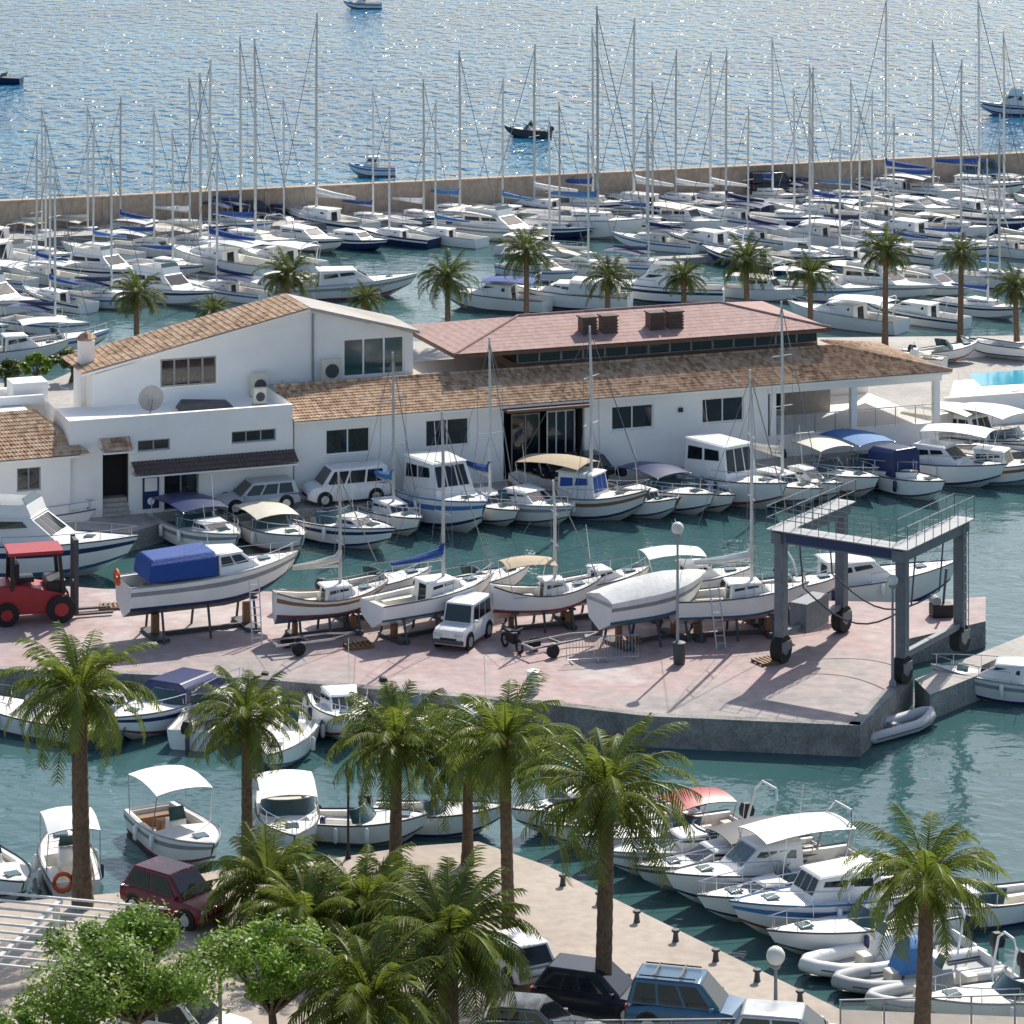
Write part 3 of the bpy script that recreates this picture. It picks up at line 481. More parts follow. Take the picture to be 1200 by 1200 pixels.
boat('motor_yacht','white motor yacht with cream tent moored just behind the clubhouse pavilion',668,360,168,9,3.0,1.15,cab=(.46,.76,.78,.65,1.4,.1),rail=True,fend=False,tent='canvas',th=.9,cat='motor yacht')
boat('motor_yacht','white twin deck motor yacht moored behind the pavilion roof vents',770,352,172,10,3.1,1.2,cab=(.28,.7,.78,1.0,1.4,.1),fly=True,rail=True,fend=False,stripe='navy',cat='motor yacht')
boat('motorboat','small white boat moored at far left behind the annex roof',22,424,20,7,2.4,1.0,cab=(.35,.7,.75,.8,1.0,.1),rail=True,fend=False)
boat('motorboat','small white boat with blue stripe moored left of the chimney',70,412,20,7,2.4,1.0,wind=True,bim='white',rail=True,fend=False,stripe='sky_blue')
for px,py,hd,lb,kw in((1000,424,30,'small white dinghy lying on the paving right of the pavilion',dict(wind=True)),(1065,428,160,'white open boat lying on the paving behind the terrace roof',dict(cons=True)),(1110,420,25,'white runabout with cream seats lying on the paving left of the pool',dict(wind=True,outb=1)),(1165,414,150,'white sailing dinghy without mast lying on the paving behind the pool',dict(cons=False))):
    boat('dinghy',lb,px,py,hd,4.8,1.8,.7,z=1.3,fend=False,cat='dinghy',**kw)
# ---------------------------------------------------------------- buildings
BA=rad(20.5); O=P(345,585,1)
def bf(px,py,v=0):
    n=(-sin(BA),cos(BA)); dx=(px-600)/F; t=(v+n[0]*O.x+n[1]*O.y)/(n[0]*dx+n[1]); X,Y=t*dx-O.x,t-O.y
    return X*cos(BA)+Y*sin(BA), H-t*(py-HY)/F-1
def rect(x0,x1,y0,y1,v=0):
    xc,yc=(x0+x1)/2,(y0+y1)/2; return bf(x0,yc,v)[0],bf(x1,yc,v)[0],bf(xc,y1,v)[1],bf(xc,y0,v)[1]
def holewall(mb,u0,u1,w0,w1,holes,v=0,depth=.28):
    us=sorted({u0,u1,*[h[0] for h in holes],*[h[1] for h in holes]}); ws=sorted({w0,w1,*[h[2] for h in holes],*[h[3] for h in holes]})
    for i in range(len(us)-1):
        for j in range(len(ws)-1):
            uc,wc=(us[i]+us[i+1])/2,(ws[j]+ws[j+1])/2
            if any(h[0]<uc<h[1] and h[2]<wc<h[3] for h in holes): continue
            mb.quad((us[i],v,ws[j]),(us[i+1],v,ws[j]),(us[i+1],v,ws[j+1]),(us[i],v,ws[j+1]))
    for a,b,c,d in holes:
        e=v+depth
        mb.quad((a,v,c),(a,e,c),(a,e,d),(a,v,d)); mb.quad((b,v,c),(b,v,d),(b,e,d),(b,e,c)); mb.quad((a,v,d),(a,e,d),(b,e,d),(b,v,d)); mb.quad((a,v,c),(b,v,c),(b,e,c),(a,e,c))
def window(T,h,v=0,n=2,fm='white',fw=.07,d=.12,nm='window',gl='glass',sill=True):
    a,b,c,e=h; m=MB(); y0,y1=v+d,v+d+.06
    m.box(a,a+fw,y0,y1,c,e).box(b-fw,b,y0,y1,c,e).box(a+fw,b-fw,y0,y1,c,c+fw).box(a+fw,b-fw,y0,y1,e-fw,e)
    for k in range(1,n): x=a+(b-a)*k/n; m.box(x-fw/2,x+fw/2,y0,y1,c+fw,e-fw)
    o=m.build(nm,fm,T); MB().quad((a+.01,v+d+.04,c+.01),(b-.01,v+d+.04,c+.01),(b-.01,v+d+.04,e-.01),(a+.01,v+d+.04,e-.01)).build('pane',gl,o,False,False)
    if sill: MB().box(a-.08,b+.08,v-.08,v-.003,c-.09,c-.01).build('sill','plaster',o)
    return o
def tiles(mb,a,b,c,d,sp=.2,course=.36,amp=.04,lf=.04):
    a,b,c,d=[Vector(p) for p in(a,b,c,d)]; Ln=max((b-a).length,(c-d).length); Sl=((d+c)/2-(a+b)/2).length
    n=max(4,int(Ln/sp)*4); k=max(2,int(Sl/course)); nr=(b-a).cross(d-a).normalized(); rows=[]
    if nr.z<0: nr=-nr
    for j in range(k):
        for vv,lift in((j/k,lf),((j+.98)/k,0)):
            rows.append([(a*(1-vv)+d*vv)*(1-i/n)+(b*(1-vv)+c*vv)*(i/n)+nr*(lift+.02+amp*(.5+.5*cos(i*PI/2))) for i in range(n+1)])
    return mb.loft(rows,False,False)
U=bf(1100,519)[0]; WT=4.2
T=thing('clubhouse','long white clubhouse with terracotta tile roof and a raised glazed pavilion','building',O,BA)
uT=bf(900,490)[0]
Wn=[rect(382,434,502,532),rect(499,550,491,523),rect(717,766,475,503),rect(823,872,466,495)]; ent=rect(590,685,478,549)
ent=(ent[0],ent[1],.02,ent[3])
b=MB(); holewall(b,0,uT,0,WT,Wn+[ent]); b.quad((0,0,0),(0,9,0),(0,9,WT),(0,0,WT)); b.quad((0,9,0),(U,9,0),(U,9,WT),(0,9,WT))
b.build('wall','plaster',T,False,False)
for h in Wn: window(T,h)
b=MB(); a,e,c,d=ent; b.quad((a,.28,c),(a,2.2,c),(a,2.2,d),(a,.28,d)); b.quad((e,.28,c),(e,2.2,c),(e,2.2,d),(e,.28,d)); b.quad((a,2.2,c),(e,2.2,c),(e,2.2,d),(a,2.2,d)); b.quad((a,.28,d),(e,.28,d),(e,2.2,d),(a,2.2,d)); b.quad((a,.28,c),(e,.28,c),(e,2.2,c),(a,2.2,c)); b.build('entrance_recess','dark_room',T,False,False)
window(T,(a+.9,a+2.6,c,d-.5),1.2,2,'curtain',.08,0,'entrance_door','glass',False); window(T,(a+2.9,e-.2,c+.2,d-.4),.9,3,'white',.07,0,'entrance_window','glass',False)
MB().box(a-.1,e+.1,-1.0,-.003,d+.05,d+.2).build('entrance_canopy','brown',T)
tf=1.25
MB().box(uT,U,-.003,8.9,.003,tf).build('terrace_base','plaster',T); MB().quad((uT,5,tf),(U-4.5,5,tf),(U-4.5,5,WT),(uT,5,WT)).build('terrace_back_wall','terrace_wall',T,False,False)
window(T,(uT+.6,uT+3.4,tf+.3,WT-1),4.9,4,'white',.08,0,'terrace_window','glass',False)
MB().box(uT+.01,U+.2,-.02,.32,WT-.55,WT-.01).build('lintel','plaster',T)
for px in(906,1001,1098):
    uu=bf(px,470)[0]; MB().box(uu-.18,uu+.18,-.03,.33,tf+.003,WT-.56).build('column','plaster',T)
us=[uT+.4+(U-uT-.6)*k/8 for k in range(9)]
b=MB()
for uu in us: b.box(uu-.025,uu+.025,.02,.07,tf+.003,tf+1.052)
b.box(us[0],us[-1],.0,.09,tf+1.051,tf+1.1); b.build('terrace_railing','steel',T)
MB().quad((us[0],.05,tf+.1),(us[-1],.05,tf+.1),(us[-1],.05,tf+1.0),(us[0],.05,tf+1.0)).build('balustrade_glass','clear_glass',T,False,False)
rv,rw=3.4,5.35; ur=bf(978,405,rv)[0]
b=MB(); tiles(b,(-.15,-.55,WT+.02),(U+.6,-.55,WT+.02),(ur,rv,rw),(-.15,rv,rw)); tiles(b,(U+.6,-.55,WT+.02),(U+.6,8.9,WT+.02),(ur,rv+2,rw),(ur,rv,rw)); b.build('roof','roof_tile',T,False,False)
MB().box(-.1,U+.5,-.5,-.002,WT-.1,WT+.03).build('eave','plaster',T)
MB().box(-.1,ur,rv+.002,8.98,WT+.1,rw-.25).build('flat_roof','quay_floor',T)
MB().tube([(-.15,rv,rw+.06),(ur,rv,rw+.06),(U+.6,-.55,WT+.1)],.12,6).build('ridge_tile','roof_tile',T)
pu0=bf(606,425,4)[0]; pu1=bf(958,415,4)[0]; pe=6.55
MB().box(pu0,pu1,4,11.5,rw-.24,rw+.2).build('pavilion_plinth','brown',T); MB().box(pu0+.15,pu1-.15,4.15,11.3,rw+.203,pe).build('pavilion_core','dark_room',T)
nb=14
for k in range(nb):
    a=pu0+(pu1-pu0)*k/nb; window(T,(a,a+(pu1-pu0)/nb-.003,rw+.22,pe-.03),3.98,1,'grey' if k%3 else 'curtain',.06,.03,'pavilion_window','glass',False)
q0=bf(533,405,2.9)[0]; q1=bf(974,388,2.9)[0]; rz_=7.55; r0,r1=q0+5.5,q1-5
b=MB(); e0=[(q0,2.9,pe),(q1,2.9,pe),(q1,12.4,pe),(q0,12.4,pe)]; ra,rb=(r0,7.6,rz_),(r1,7.6,rz_)
for qd in((e0[0],e0[1],rb,ra),(e0[1],e0[2],rb,rb),(e0[2],e0[3],ra,rb),(e0[3],e0[0],ra,ra)): tiles(b,*qd,.25,.45,.002,.008)
b.build('pavilion_roof','roof_red',T,False,False)
MB().box(q0,q1,2.9,12.4,pe-.22,pe-.02).build('pavilion_eave','brown',T)
b=MB(); b.tube([Vector(p)+Vector((0,0,.05)) for p in(e0[0],ra,rb,e0[1])],.08,6); b.build('pavilion_hip_tile','roof_red',T)
for i,(px,py) in enumerate(((689,402),(713,402),(768,398),(790,395))):
    uu=bf(px,py,4.6)[0]; lz=6.95; o=MB().box(uu-.42,uu+.42,4.3,5.1,lz-.3,lz+.85).build('roof_vent','brown',T)
    for k in range(5): MB().box(uu-.46,uu+.46,4.24,4.297,lz-.1+k*.17,lz+k*.17).build('louvre','awning_tile',o)
    MB().box(uu-.5,uu+.5,4.22,5.15,lz+.853,lz+.93).build('vent_cap','awning_tile',o)
uu,ww=bf(797,480); MB().box(uu-.12,uu+.12,-.16,-.003,ww-.12,ww+.12).build('wall_lamp','black',T)
fu0=bf(80,540)[0]; fw=5.15
T=thing('flat_roofed_block','white flat roofed block with slit windows and dark tile awning','building',O,BA)
hs=[rect(160,198,514,527),rect(270,322,503,517)]; d1=rect(119,150,530,594); d1=(d1[0],d1[1],.02,d1[3]); d2=rect(191,232,553,597); d2=(d2[0],d2[1],.02,d2[3])
b=MB(); holewall(b,fu0,-.16,0,fw,hs+[d1,d2],-.25); b.quad((-.16,-.25,0),(-.16,6,0),(-.16,6,fw),(-.16,-.25,fw)); b.quad((fu0,-.25,0),(fu0,6,0),(fu0,6,fw),(fu0,-.25,fw)); b.quad((fu0,.05,fw-.6),(-.16,.05,fw-.6),(-.16,6,fw-.6),(fu0,6,fw-.6)); b.quad((fu0,.05,fw-.6),(-.16,.05,fw-.6),(-.16,.05,fw),(fu0,.05,fw)); b.quad((fu0,-.25,fw),(-.16,-.25,fw),(-.16,.05,fw),(fu0,.05,fw)); b.build('wall','plaster',T,False,False)
for h in hs: window(T,h,-.25,3 if h[1]-h[0]>2 else 2,'grey')
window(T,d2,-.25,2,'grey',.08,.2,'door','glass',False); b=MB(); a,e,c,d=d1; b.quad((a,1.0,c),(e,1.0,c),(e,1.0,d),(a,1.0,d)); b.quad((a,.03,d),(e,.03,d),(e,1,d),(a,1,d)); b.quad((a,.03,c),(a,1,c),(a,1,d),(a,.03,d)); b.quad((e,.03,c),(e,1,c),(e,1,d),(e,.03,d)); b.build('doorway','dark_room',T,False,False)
for k in range(4): MB().box(a+.01,e-.01,-.55+k*.25,.9,.024+k*.2,.02+(k+1)*.2).build('step','quay_floor',T)
for x0,x1,y0,y1 in((118,153,515,527),(155,346,530,548)):
    a,e,c,d=rect(x0,x1,y0,y1,-.6); e=min(e,-.1); bb=MB(); tiles(bb,(a,-1.3,c+.05),(e,-1.3,c+.05),(e,-.26,c+.55),(a,-.26,c+.55)); bb.build('awning','awning_tile' if x1>200 else 'roof_tile',T,False,False); MB().box(a,e,-1.28,-.26,c-.08,c+.0).build('awning_board','plaster',T)
a,e,c,d=rect(167,186,557,598,-.25); sg=thing('sign_panel','blue and white sign panel beside the dark glass door','sign',O,BA); MB().box(a,e,-.31,-.254,c+.1,d).build('board','navy',sg); MB().box(a+.1,e-.1,-.33,-.312,(c+d)/2+.1,d-.12).build('white_field','white',sg); MB().tube([((a+e)/2,-.335,c+.5),((a+e)/2,-.32,c+.5)],.2,12).build('emblem','white',sg)
T=thing('tiled_annex','low white annex with weathered tile roof at left edge','building',O,BA)
au0=bf(-70,560)[0]; au1=fu0-.02; ae=3.5
hs=[rect(20,48,548,575,-.6)]
b=MB(); holewall(b,au0,au1,0,ae,hs,-.6); b.quad((au1,-.6,0),(au1,5,0),(au1,5,ae),(au1,-.6,ae)); b.build('wall','plaster',T,False,False)
for h in hs: window(T,h,-.6,2,'grey')
b=MB(); tiles(b,(au0,-1.1,ae),(au1+.9,-1.1,ae),(au1-1.2,3.2,ae+1.65),(au0,3.2,ae+1.65)); tiles(b,(au1+.9,-1.1,ae),(au1+.9,4,ae),(au1-1.2,3.2,ae+1.65),(au1-1.2,3.2,ae+1.65)); b.build('roof','roof_tile',T,False,False)
MB().box(au0,au1+.5,-1.05,-.602,ae-.12,ae-.01).build('eave','plaster',T); MB().box(au0,au1-1.2,3.25,8.0,ae,ae+1.45).build('rear_block','plaster',T)
MB().box(au0,au1-.1,5.5,5.8,ae+1.5,ae+1.95).build('parapet','plaster',T); MB().box(au0,au1+.5,8.003,8.4,.003,ae+1.9).build('rear_wall','plaster',T); MB().box(au1-1.6,au1+.3,6.2,7.9,ae+1.46,ae+2.5).build('roof_room','plaster',T)
T=thing('gabled_house','tall white house with sloping tile gable roof behind the flat block','building',O,BA)
gv=5.6; L0=bf(100,436,gv); AP=bf(362,361,gv); RG=bf(484,388,gv); dp=4.6; gb=2.5
gh=[rect(188,254,408,452,gv)]; gr=rect(402,474,376,440,gv)
wl=MB(); gl0=(L0[0]+.4,L0[1]-.2)
h=gh[0]; slope=(AP[1]-.12-gl0[1])/(AP[0]-gl0[0]); topw=lambda u:gl0[1]+slope*(u-gl0[0])
q=lambda u0,u1,f0,f1:wl.quad((u0,gv,f0(u0)),(u1,gv,f0(u1)),(u1,gv,f1(u1)),(u0,gv,f1(u0)))
cb=lambda u:gb; h=(h[0],h[1],h[2],min(h[3],topw(h[0])-.25)); c2=lambda u:h[2]; c3=lambda u:h[3]
q(gl0[0],h[0],cb,topw); q(h[1],AP[0],cb,topw); q(h[0],h[1],cb,c2); q(h[0],h[1],c3,topw)
tr=lambda u:AP[1]-.12+(RG[1]-AP[1])*(u-AP[0])/(RG[0]-AP[0]); g0,g1=gr[0],gr[1]; gr=(g0,g1,gr[2],min(gr[3],tr(g1)-.2)); q(AP[0],g0,cb,tr); q(g1,RG[0],cb,tr); q(g0,g1,cb,lambda u:gr[2]); q(g0,g1,lambda u:gr[3],tr)
wl.quad((RG[0],gv,gb),(RG[0],gv+dp,gb),(RG[0],gv+dp,RG[1]-.1),(RG[0],gv,RG[1]-.1)); wl.quad((gl0[0],gv,gb),(gl0[0],gv+dp,gb),(gl0[0],gv+dp,gl0[1]),(gl0[0],gv,gl0[1])); wl.build('wall','plaster',T,False,False)
window(T,h,gv,4,'curtain',.1,.05,sill=False); window(T,gr,gv,3,'white',.1,.05,'glazed_bay','tint',False)
b=MB(); tiles(b,(L0[0]-.3,gv+dp,L0[1]-.05),(L0[0]-.3,gv-.35,L0[1]-.05),(AP[0],gv-.35,AP[1]+.02),(AP[0],gv+dp,AP[1]+.02)); b.build('roof','roof_tile',T,False,False)
MB().loft([[(AP[0],gv-.3,AP[1]-.1),(RG[0]+.3,gv-.3,RG[1]-.12),(RG[0]+.3,gv+dp,RG[1]-.12),(AP[0],gv+dp,AP[1]-.1)],[(AP[0],gv-.3,AP[1]+.08),(RG[0]+.3,gv-.3,RG[1]+.06),(RG[0]+.3,gv+dp,RG[1]+.06),(AP[0],gv+dp,AP[1]+.08)]]).build('sloping_slab','quay_floor',T)
MB().loft([[(L0[0]-.25,gv-.3,L0[1]-.2),(AP[0]-.003,gv-.3,AP[1]-.13),(AP[0]-.003,gv-.05,AP[1]-.13),(L0[0]-.25,gv-.05,L0[1]-.2)],[(L0[0]-.25,gv-.3,L0[1]-.06),(AP[0]-.003,gv-.3,AP[1]+.01),(AP[0]-.003,gv-.05,AP[1]+.01),(L0[0]-.25,gv-.05,L0[1]-.06)]]).build('verge_board','plaster',T)
MB().tube([(AP[0]+.2,gv-.08,gb),(AP[0]+.2,gv-.08,AP[1]-.3)],.06,6).build('drainpipe','grey',T)
cu,cw=bf(101,396,gv+2); MB().box(cu-.4,cu+.4,gv+1.6,gv+2.4,L0[1]-2.5,cw-.1).build('chimney','plaster',T)
MB().lathe((cu,gv+2,cw-.1),[(.6,.003),(.6,.1),(.3,.35),(.02,.48)],4).build('chimney_cap','roof_tile',T)
def onroof(name,label,cat,px,py,v,w0,fn):
    u=bf(px,py,v)[0]; p=O+Vector((u*cos(BA)-v*sin(BA),u*sin(BA)+v*cos(BA),w0)); T=thing(name,label,cat,p,BA); fn(T)
def acu(sx,sz):
    def f(T):
        MB().box(-sx/2,sx/2,-.2,.2,.06,sz).build('casing','cream',T,bevel=.02); MB().tube([(0,-.2,sz*.5),(0,-.23,sz*.5)],min(sx,sz)*.36,14).build('fan_grille','dark_grey',T)
        for s_ in(-1,1): MB().box(s_*(sx/2-.05)-.05,s_*(sx/2-.05)+.05,-.2,.2,0,.058).build('foot','grey',T)
    return f
def dish(T):
    MB().tube([(0,0,0),(0,0,.7)],.04,6).build('post','grey',T); rings=[]
    for r,y in((.02,.1),(.3,.05),(.55,-.05),(.7,-.18)): rings.append([(r*cos(2*PI*k/16),y,.85+r*sin(2*PI*k/16)) for k in range(16)])
    MB().loft(rings,True,False).build('reflector','grey',T,True,False); MB().tube([(0,-.15,.2),(0,-.6,.85)],.02,5).build('feed_arm','dark_grey',T)
fr=fw-.6
onroof('satellite_dish','grey satellite dish on the flat roof left of the dark tarpaulin','satellite dish',176,470,3,fr,dish)
onroof('air_conditioner','beige air conditioning unit below the gable window','air conditioner',304,460,5.2,fr,acu(.95,1.3))
onroof('air_conditioner','smaller beige air conditioning unit beside the gable drainpipe','air conditioner',338,460,5.2,fr,acu(.6,.8))
onroof('air_conditioner','large beige air conditioning unit right of the gable drainpipe','air conditioner',388,455,5.0,rw-.25,acu(1.1,1.3))
onroof('air_conditioner','beige air conditioning unit at the front edge of the flat roof','air conditioner',304,472,3.2,fr,acu(.7,.9))
def tarp(T): MB().loft([[(-1.6,-.6,.02),(1.5,-.7,.02),(1.6,.6,.02),(-1.5,.7,.02)],[(-1.4,-.4,.35),(1.0,-.5,.42),(1.3,.4,.3),(-1.2,.5,.5)]]).build('sheet','dark_grey',T,True,True,.08)
onroof('roof_tarpaulin','dark tarpaulin bundle lying on the flat roof','tarpaulin',240,470,3.3,fr,tarp)
slab('pool_deck',[(1118,446),(1330,432),(1330,470),(1105,492)],1.6,.62,'deck','plaster')
b=MB(); b.quad(P(1135,438,1.62),P(1300,426,1.62),P(1300,444,1.62),P(1150,452,1.62)); struct(b.build('pool_water','pool_blue',None,False,False))
def wallrun(name,label,p0,p1,z,h,m='plaster'):
    a,c=P(*p0,z),P(*p1,z); T=thing(name,label,'wall',a,math.atan2((c-a).y,(c-a).x)); l=(c-a).length; MB().box(0,l,0,.25,.004,h).build('wall',m,T); MB().box(-.05,l+.05,-.05,.3,h+.003,h+.1).build('coping','plaster',T)
wallrun('garden_wall','white terrace wall below the swimming pool at right',(1108,498),(1320,482),1.0,1.5)
wallrun('garden_wall','low white garden wall running behind the swimming pool',(1060,424),(1320,408),1.0,.7)
for i,(px,py) in enumerate(((1150,474),(1178,470))):
    p=P(px,py,1.6); T=thing('sun_lounger','tan sun lounger on pool deck, %s of the pair'%('left' if i==0 else 'right'),'sun lounger',p,rad(-60),'sun loungers by the pool'); MB().box(-.9,.4,-.32,.32,.28,.36).build('seat','tan',T); MB().loft([[(.4,-.32,.28),(.48,-.32,.36),(.48,.32,.36),(.4,.32,.28)],[(1.0,-.32,.75),(1.02,-.32,.82),(1.02,.32,.82),(1.0,.32,.75)]]).build('backrest','tan',T)
    for x in(-.8,.3):
        for y in(-.28,.28): MB().box(x-.03,x+.03,y-.03,y+.03,.004,.278).build('leg','grey',T)
# ---------------------------------------------------------------- vehicles
def car(name,label,px,py,head,L,W,Ht,col,z=1.2,style='hatch',cat='car',rails=False,group=None):
    p=P(px,py,z); T=thing(name,label,cat,p,rad(head),group); w=W/2; bl=Ht*.56; gc=.24
    st=[(-.5,.86,.44),(-.485,.94,.5),(-.3,1,.56),(0,1,.56),(.2,.99,.555),(.28,.98,.54 if style!='van' else .56),(.42,.94,.49 if style!='van' else .52),(.48,.88,.44),(.5,.8,.38)]
    if style=='jeep': st=[(-.5,.95,.5),(-.49,.98,.55),(-.3,1,.56),(0,1,.56),(.2,1,.56),(.28,.97,.55),(.45,.95,.54),(.49,.94,.5),(.5,.9,.42)]
    rings=[]
    for fx,fw_,zt in st:
        x=fx*L; ww=w*fw_; t=zt*Ht; lo=gc+(.12 if abs(fx)>.47 else 0)
        rings.append([(x,-ww*.96,lo),(x,-ww,lo+.18),(x,-ww,t*.82),(x,-ww*.9,t),(x,ww*.9,t),(x,ww,t*.82),(x,ww,lo+.18),(x,ww*.96,lo)])
    B_=MB().loft(rings).build('body',col,T,True,True,.02)
    if style=='hatch': xr,xf,xr1,xf1=-.47,.25,-.36,.06
    elif style=='suv': xr,xf,xr1,xf1=-.485,.25,-.43,.08
    elif style=='sedan': xr,xf,xr1,xf1=-.4,.24,-.24,.04
    elif style=='jeep': xr,xf,xr1,xf1=-.49,.2,-.475,.13
    else: xr,xf,xr1,xf1=-.49,.34,-.46,.2
    tw=.74 if style!='jeep' else .84
    g0=[(xr*L,-w*.9,bl-.01),(xf*L,-w*.9,bl-.03),(xf*L,w*.9,bl-.03),(xr*L,w*.9,bl-.01)]; g1=[(xr1*L,-w*tw,Ht),(xf1*L,-w*tw,Ht),(xf1*L,w*tw,Ht),(xr1*L,w*tw,Ht)]
    MB().loft([g0,g1]).build('roof',col,B_,True,True,.05)
    for sd_ in(0,1):
        qd=[g0[0],g0[1],g1[1],g1[0]] if sd_==0 else [g0[2],g0[3],g1[3],g1[2]]
        n=3 if style!='hatch' else 2
        for k in range(n):
            u0=.06+k*.88/n; q_=fq(qd,u0,u0+.88/n-.035,.1,.84,.015); MB().quad(*q_).build('window','glass',T,False,False)
        MB().box(xf*L-.35,xf*L-.2,(w*.92 if sd_ else -w*.92-.16),(w*.92+.16 if sd_ else -w*.92),bl,bl+.13).build('mirror',col,T,bevel=.02)
    MB().quad(*fq([g0[1],g0[2],g1[2],g1[1]],.06,.94,.08,.92,.015)).build('windscreen','glass',T,False,False); MB().quad(*fq([g0[3],g0[0],g1[0],g1[3]],.1,.9,.12,.88,.015)).build('rear_window','glass',T,False,False)
    for fx in(-.31,.31):
        for sg in(1,-1):
            y0,y1=sg*(w-.16),sg*(w+.02); r=.32 if style in('hatch','sedan') else .36
            t=MB().tube([(fx*L,y0,r),(fx*L,y1,r)],r,18).build('wheel','rubber',T,True); MB().tube([(fx*L,y1,r),(fx*L,y1+sg*.015,r)],r*.62,12).build('rim','alu',t,True)
            a=MB(); a.tube([(fx*L,sg*(w-.03),r+.02),(fx*L,sg*(w+.006),r+.02)],r+.07,18); a.build('wheel_arch','black',t,True)
    for sg in(1,-1):
        MB().box(.462*L,.485*L if style!='jeep' else .505*L,sg*w*.62-.2,sg*w*.62+.2,Ht*.36,Ht*.44).build('headlight','lens',T,bevel=.02); MB().box(-.497*L,-.478*L,sg*w*.76-.11,sg*w*.76+.11,Ht*.38,Ht*.52).build('tail_light','tail_red',T,bevel=.015)
    MB().box(.478*L,.503*L,-w*.5,w*.5,Ht*.25,Ht*.33).build('grille','black',T); MB().box(-.508*L,-.49*L,-.26,.26,Ht*.3,Ht*.37).build('number_plate','white',T)
    if style=='jeep': MB().box(.502*L,.53*L,-w*.95,w*.95,Ht*.2,Ht*.29).build('bumper','dark_grey',T,bevel=.02); MB().tube([(-.5*L,0,Ht*.42),(-.56*L,0,Ht*.42)],.34,16).build('spare_wheel','rubber',T,True)
    if rails:
        for sg in(1,-1): MB().tube([(xr1*L+.15,sg*w*.62,Ht+.07),(xf1*L-.15,sg*w*.62,Ht+.07)],.025,5).build('roof_rail','dark_grey',T)
        for k in range(2): x=(xr1+(xf1-xr1)*(.3+.4*k))*L; MB().box(x-.03,x+.03,-w*.62,w*.62,Ht+.098,Ht+.125).build('roof_bar','dark_grey',T)
    return T
car('parked_car','silver estate car parked left of the white minivan',300,596,202,4.5,1.8,1.5,'car_silver',1.0,'suv')
car('parked_minivan','white minivan parked below the left clubhouse window',405,587,200,4.6,1.9,1.9,'car_white',1.0,'van','minivan')
car('parked_car','black car parked at the clubhouse entrance',672,563,200,4.3,1.8,1.45,'car_dark',1.0,'hatch')
car('parked_car','maroon compact car parked beside the leftmost tall palm trunk',207,1072,-38,4.0,1.75,1.6,'maroon',1.2,'hatch')
car('parked_car','dark navy hatchback parked left of the blue off-road car',700,1184,-20,4.1,1.75,1.45,'car_dark',1.2,'hatch')
car('parked_car','steel blue off-road car with roof bars parked at the bottom',812,1208,-14,4.1,1.75,1.75,'car_blue',1.2,'suv',rails=True)
car('parked_car','white car partly hidden behind the fifth palm trunk',600,1140,118,3.8,1.65,1.4,'car_white',1.2,'hatch')
car('parked_car','grey car cut by the bottom edge below the navy hatchback',628,1228,-12,4.3,1.8,1.45,'car_grey',1.2,'sedan')
car('parked_car','silver car cut by the bottom edge right of the blue off-road car',930,1238,-10,4.3,1.8,1.45,'car_silver',1.2,'hatch')
car('parked_car','white car under the leafy tree at the bottom left',215,1222,-20,4.2,1.8,1.5,'car_white',1.2,'hatch')
car('small_van','small boxy white off-road van with dark windows parked among the boats ashore',543,752,-112,3.5,1.6,1.85,'car_white',1.2,'jeep','van')
car('parked_van','dark van parked on the breakwater road under the wall',905,226,20,4.6,1.9,1.9,'car_dark',1.0,'van','van')
car('parked_van','blue van parked on the breakwater road at far right',1150,212,20,4.8,1.9,2.0,'car_blue',1.0,'van','van')
car('parked_car','dark car parked on the breakwater road at left',300,255,20,4.3,1.8,1.5,'car_dark',1.0,'hatch')
p=P(42,724,ZY); T=thing('forklift','red forklift truck with black cab on the yard','forklift',p,rad(16)); T.scale=(1.35,1.35,1.25)
MB().loft([[(-1.6,-.75,.35),(1.0,-.75,.35),(1.0,.75,.35),(-1.6,.75,.35)],[(-1.6,-.75,1.1),(1.0,-.75,1.0),(1.0,.75,1.0),(-1.6,.75,1.1)],[(-1.5,-.65,1.45),(-.5,-.65,1.4),(-.5,.65,1.4),(-1.5,.65,1.45)]]).build('body','red',T,False,True,.06)
for x,y in((-.9,.65),(-.9,-.65),(.85,.65),(.85,-.65)): MB().bar((x,y,1.0),(x*.9-.05,y*.95,2.5),.12).build('cab_post','black',T)
MB().box(-1.0,.85,-.7,.7,2.5,2.62).build('cab_roof','red',T); MB().box(-.7,-.1,-.3,.3,1.41,1.6).box(-.75,-.6,-.3,.3,1.59,2.1).build('seat','black',T); MB().quad((-.86,-.6,1.45),(-.86,.6,1.45),(-.86,.6,2.45),(-.86,-.6,2.45)).build('rear_window','glass',T,False,False); MB().box(.3,.95,-.6,.6,1.0,1.5).build('dashboard','black',T,bevel=.05)
b=MB()
for y in(-.4,.4): b.box(1.25,1.4,y-.08,y+.08,.1,2.9)
b.box(1.26,1.39,-.33,.33,2.7,2.85).box(1.26,1.39,-.33,.33,1.2,1.3); b.build('mast','dark_grey',T)
for y in(-.35,.35): MB().box(1.41,2.6,y-.07,y+.07,.08,.15).build('fork','dark_grey',T)
for x,r in((-1.1,.42),(.75,.5)):
    for sg in(1,-1): t=MB().tube([(x,sg*.62,r),(x,sg*.92,r)],r,16).build('wheel','rubber',T,True); MB().tube([(x,sg*.92,r),(x,sg*.94,r)],r*.5,10).build('rim','red',t,True)
p=P(600,762,ZY); T=thing('motorbike','dark motorbike standing right of the small white van','motorbike',p,rad(-60))
for x in(-.65,.65):
    pts=[(x+cos(a)*.27,0,.32+sin(a)*.27) for a in[2*PI*k/14 for k in range(15)]]; MB().tube(pts,.06,6,False).build('wheel','rubber',T,True)
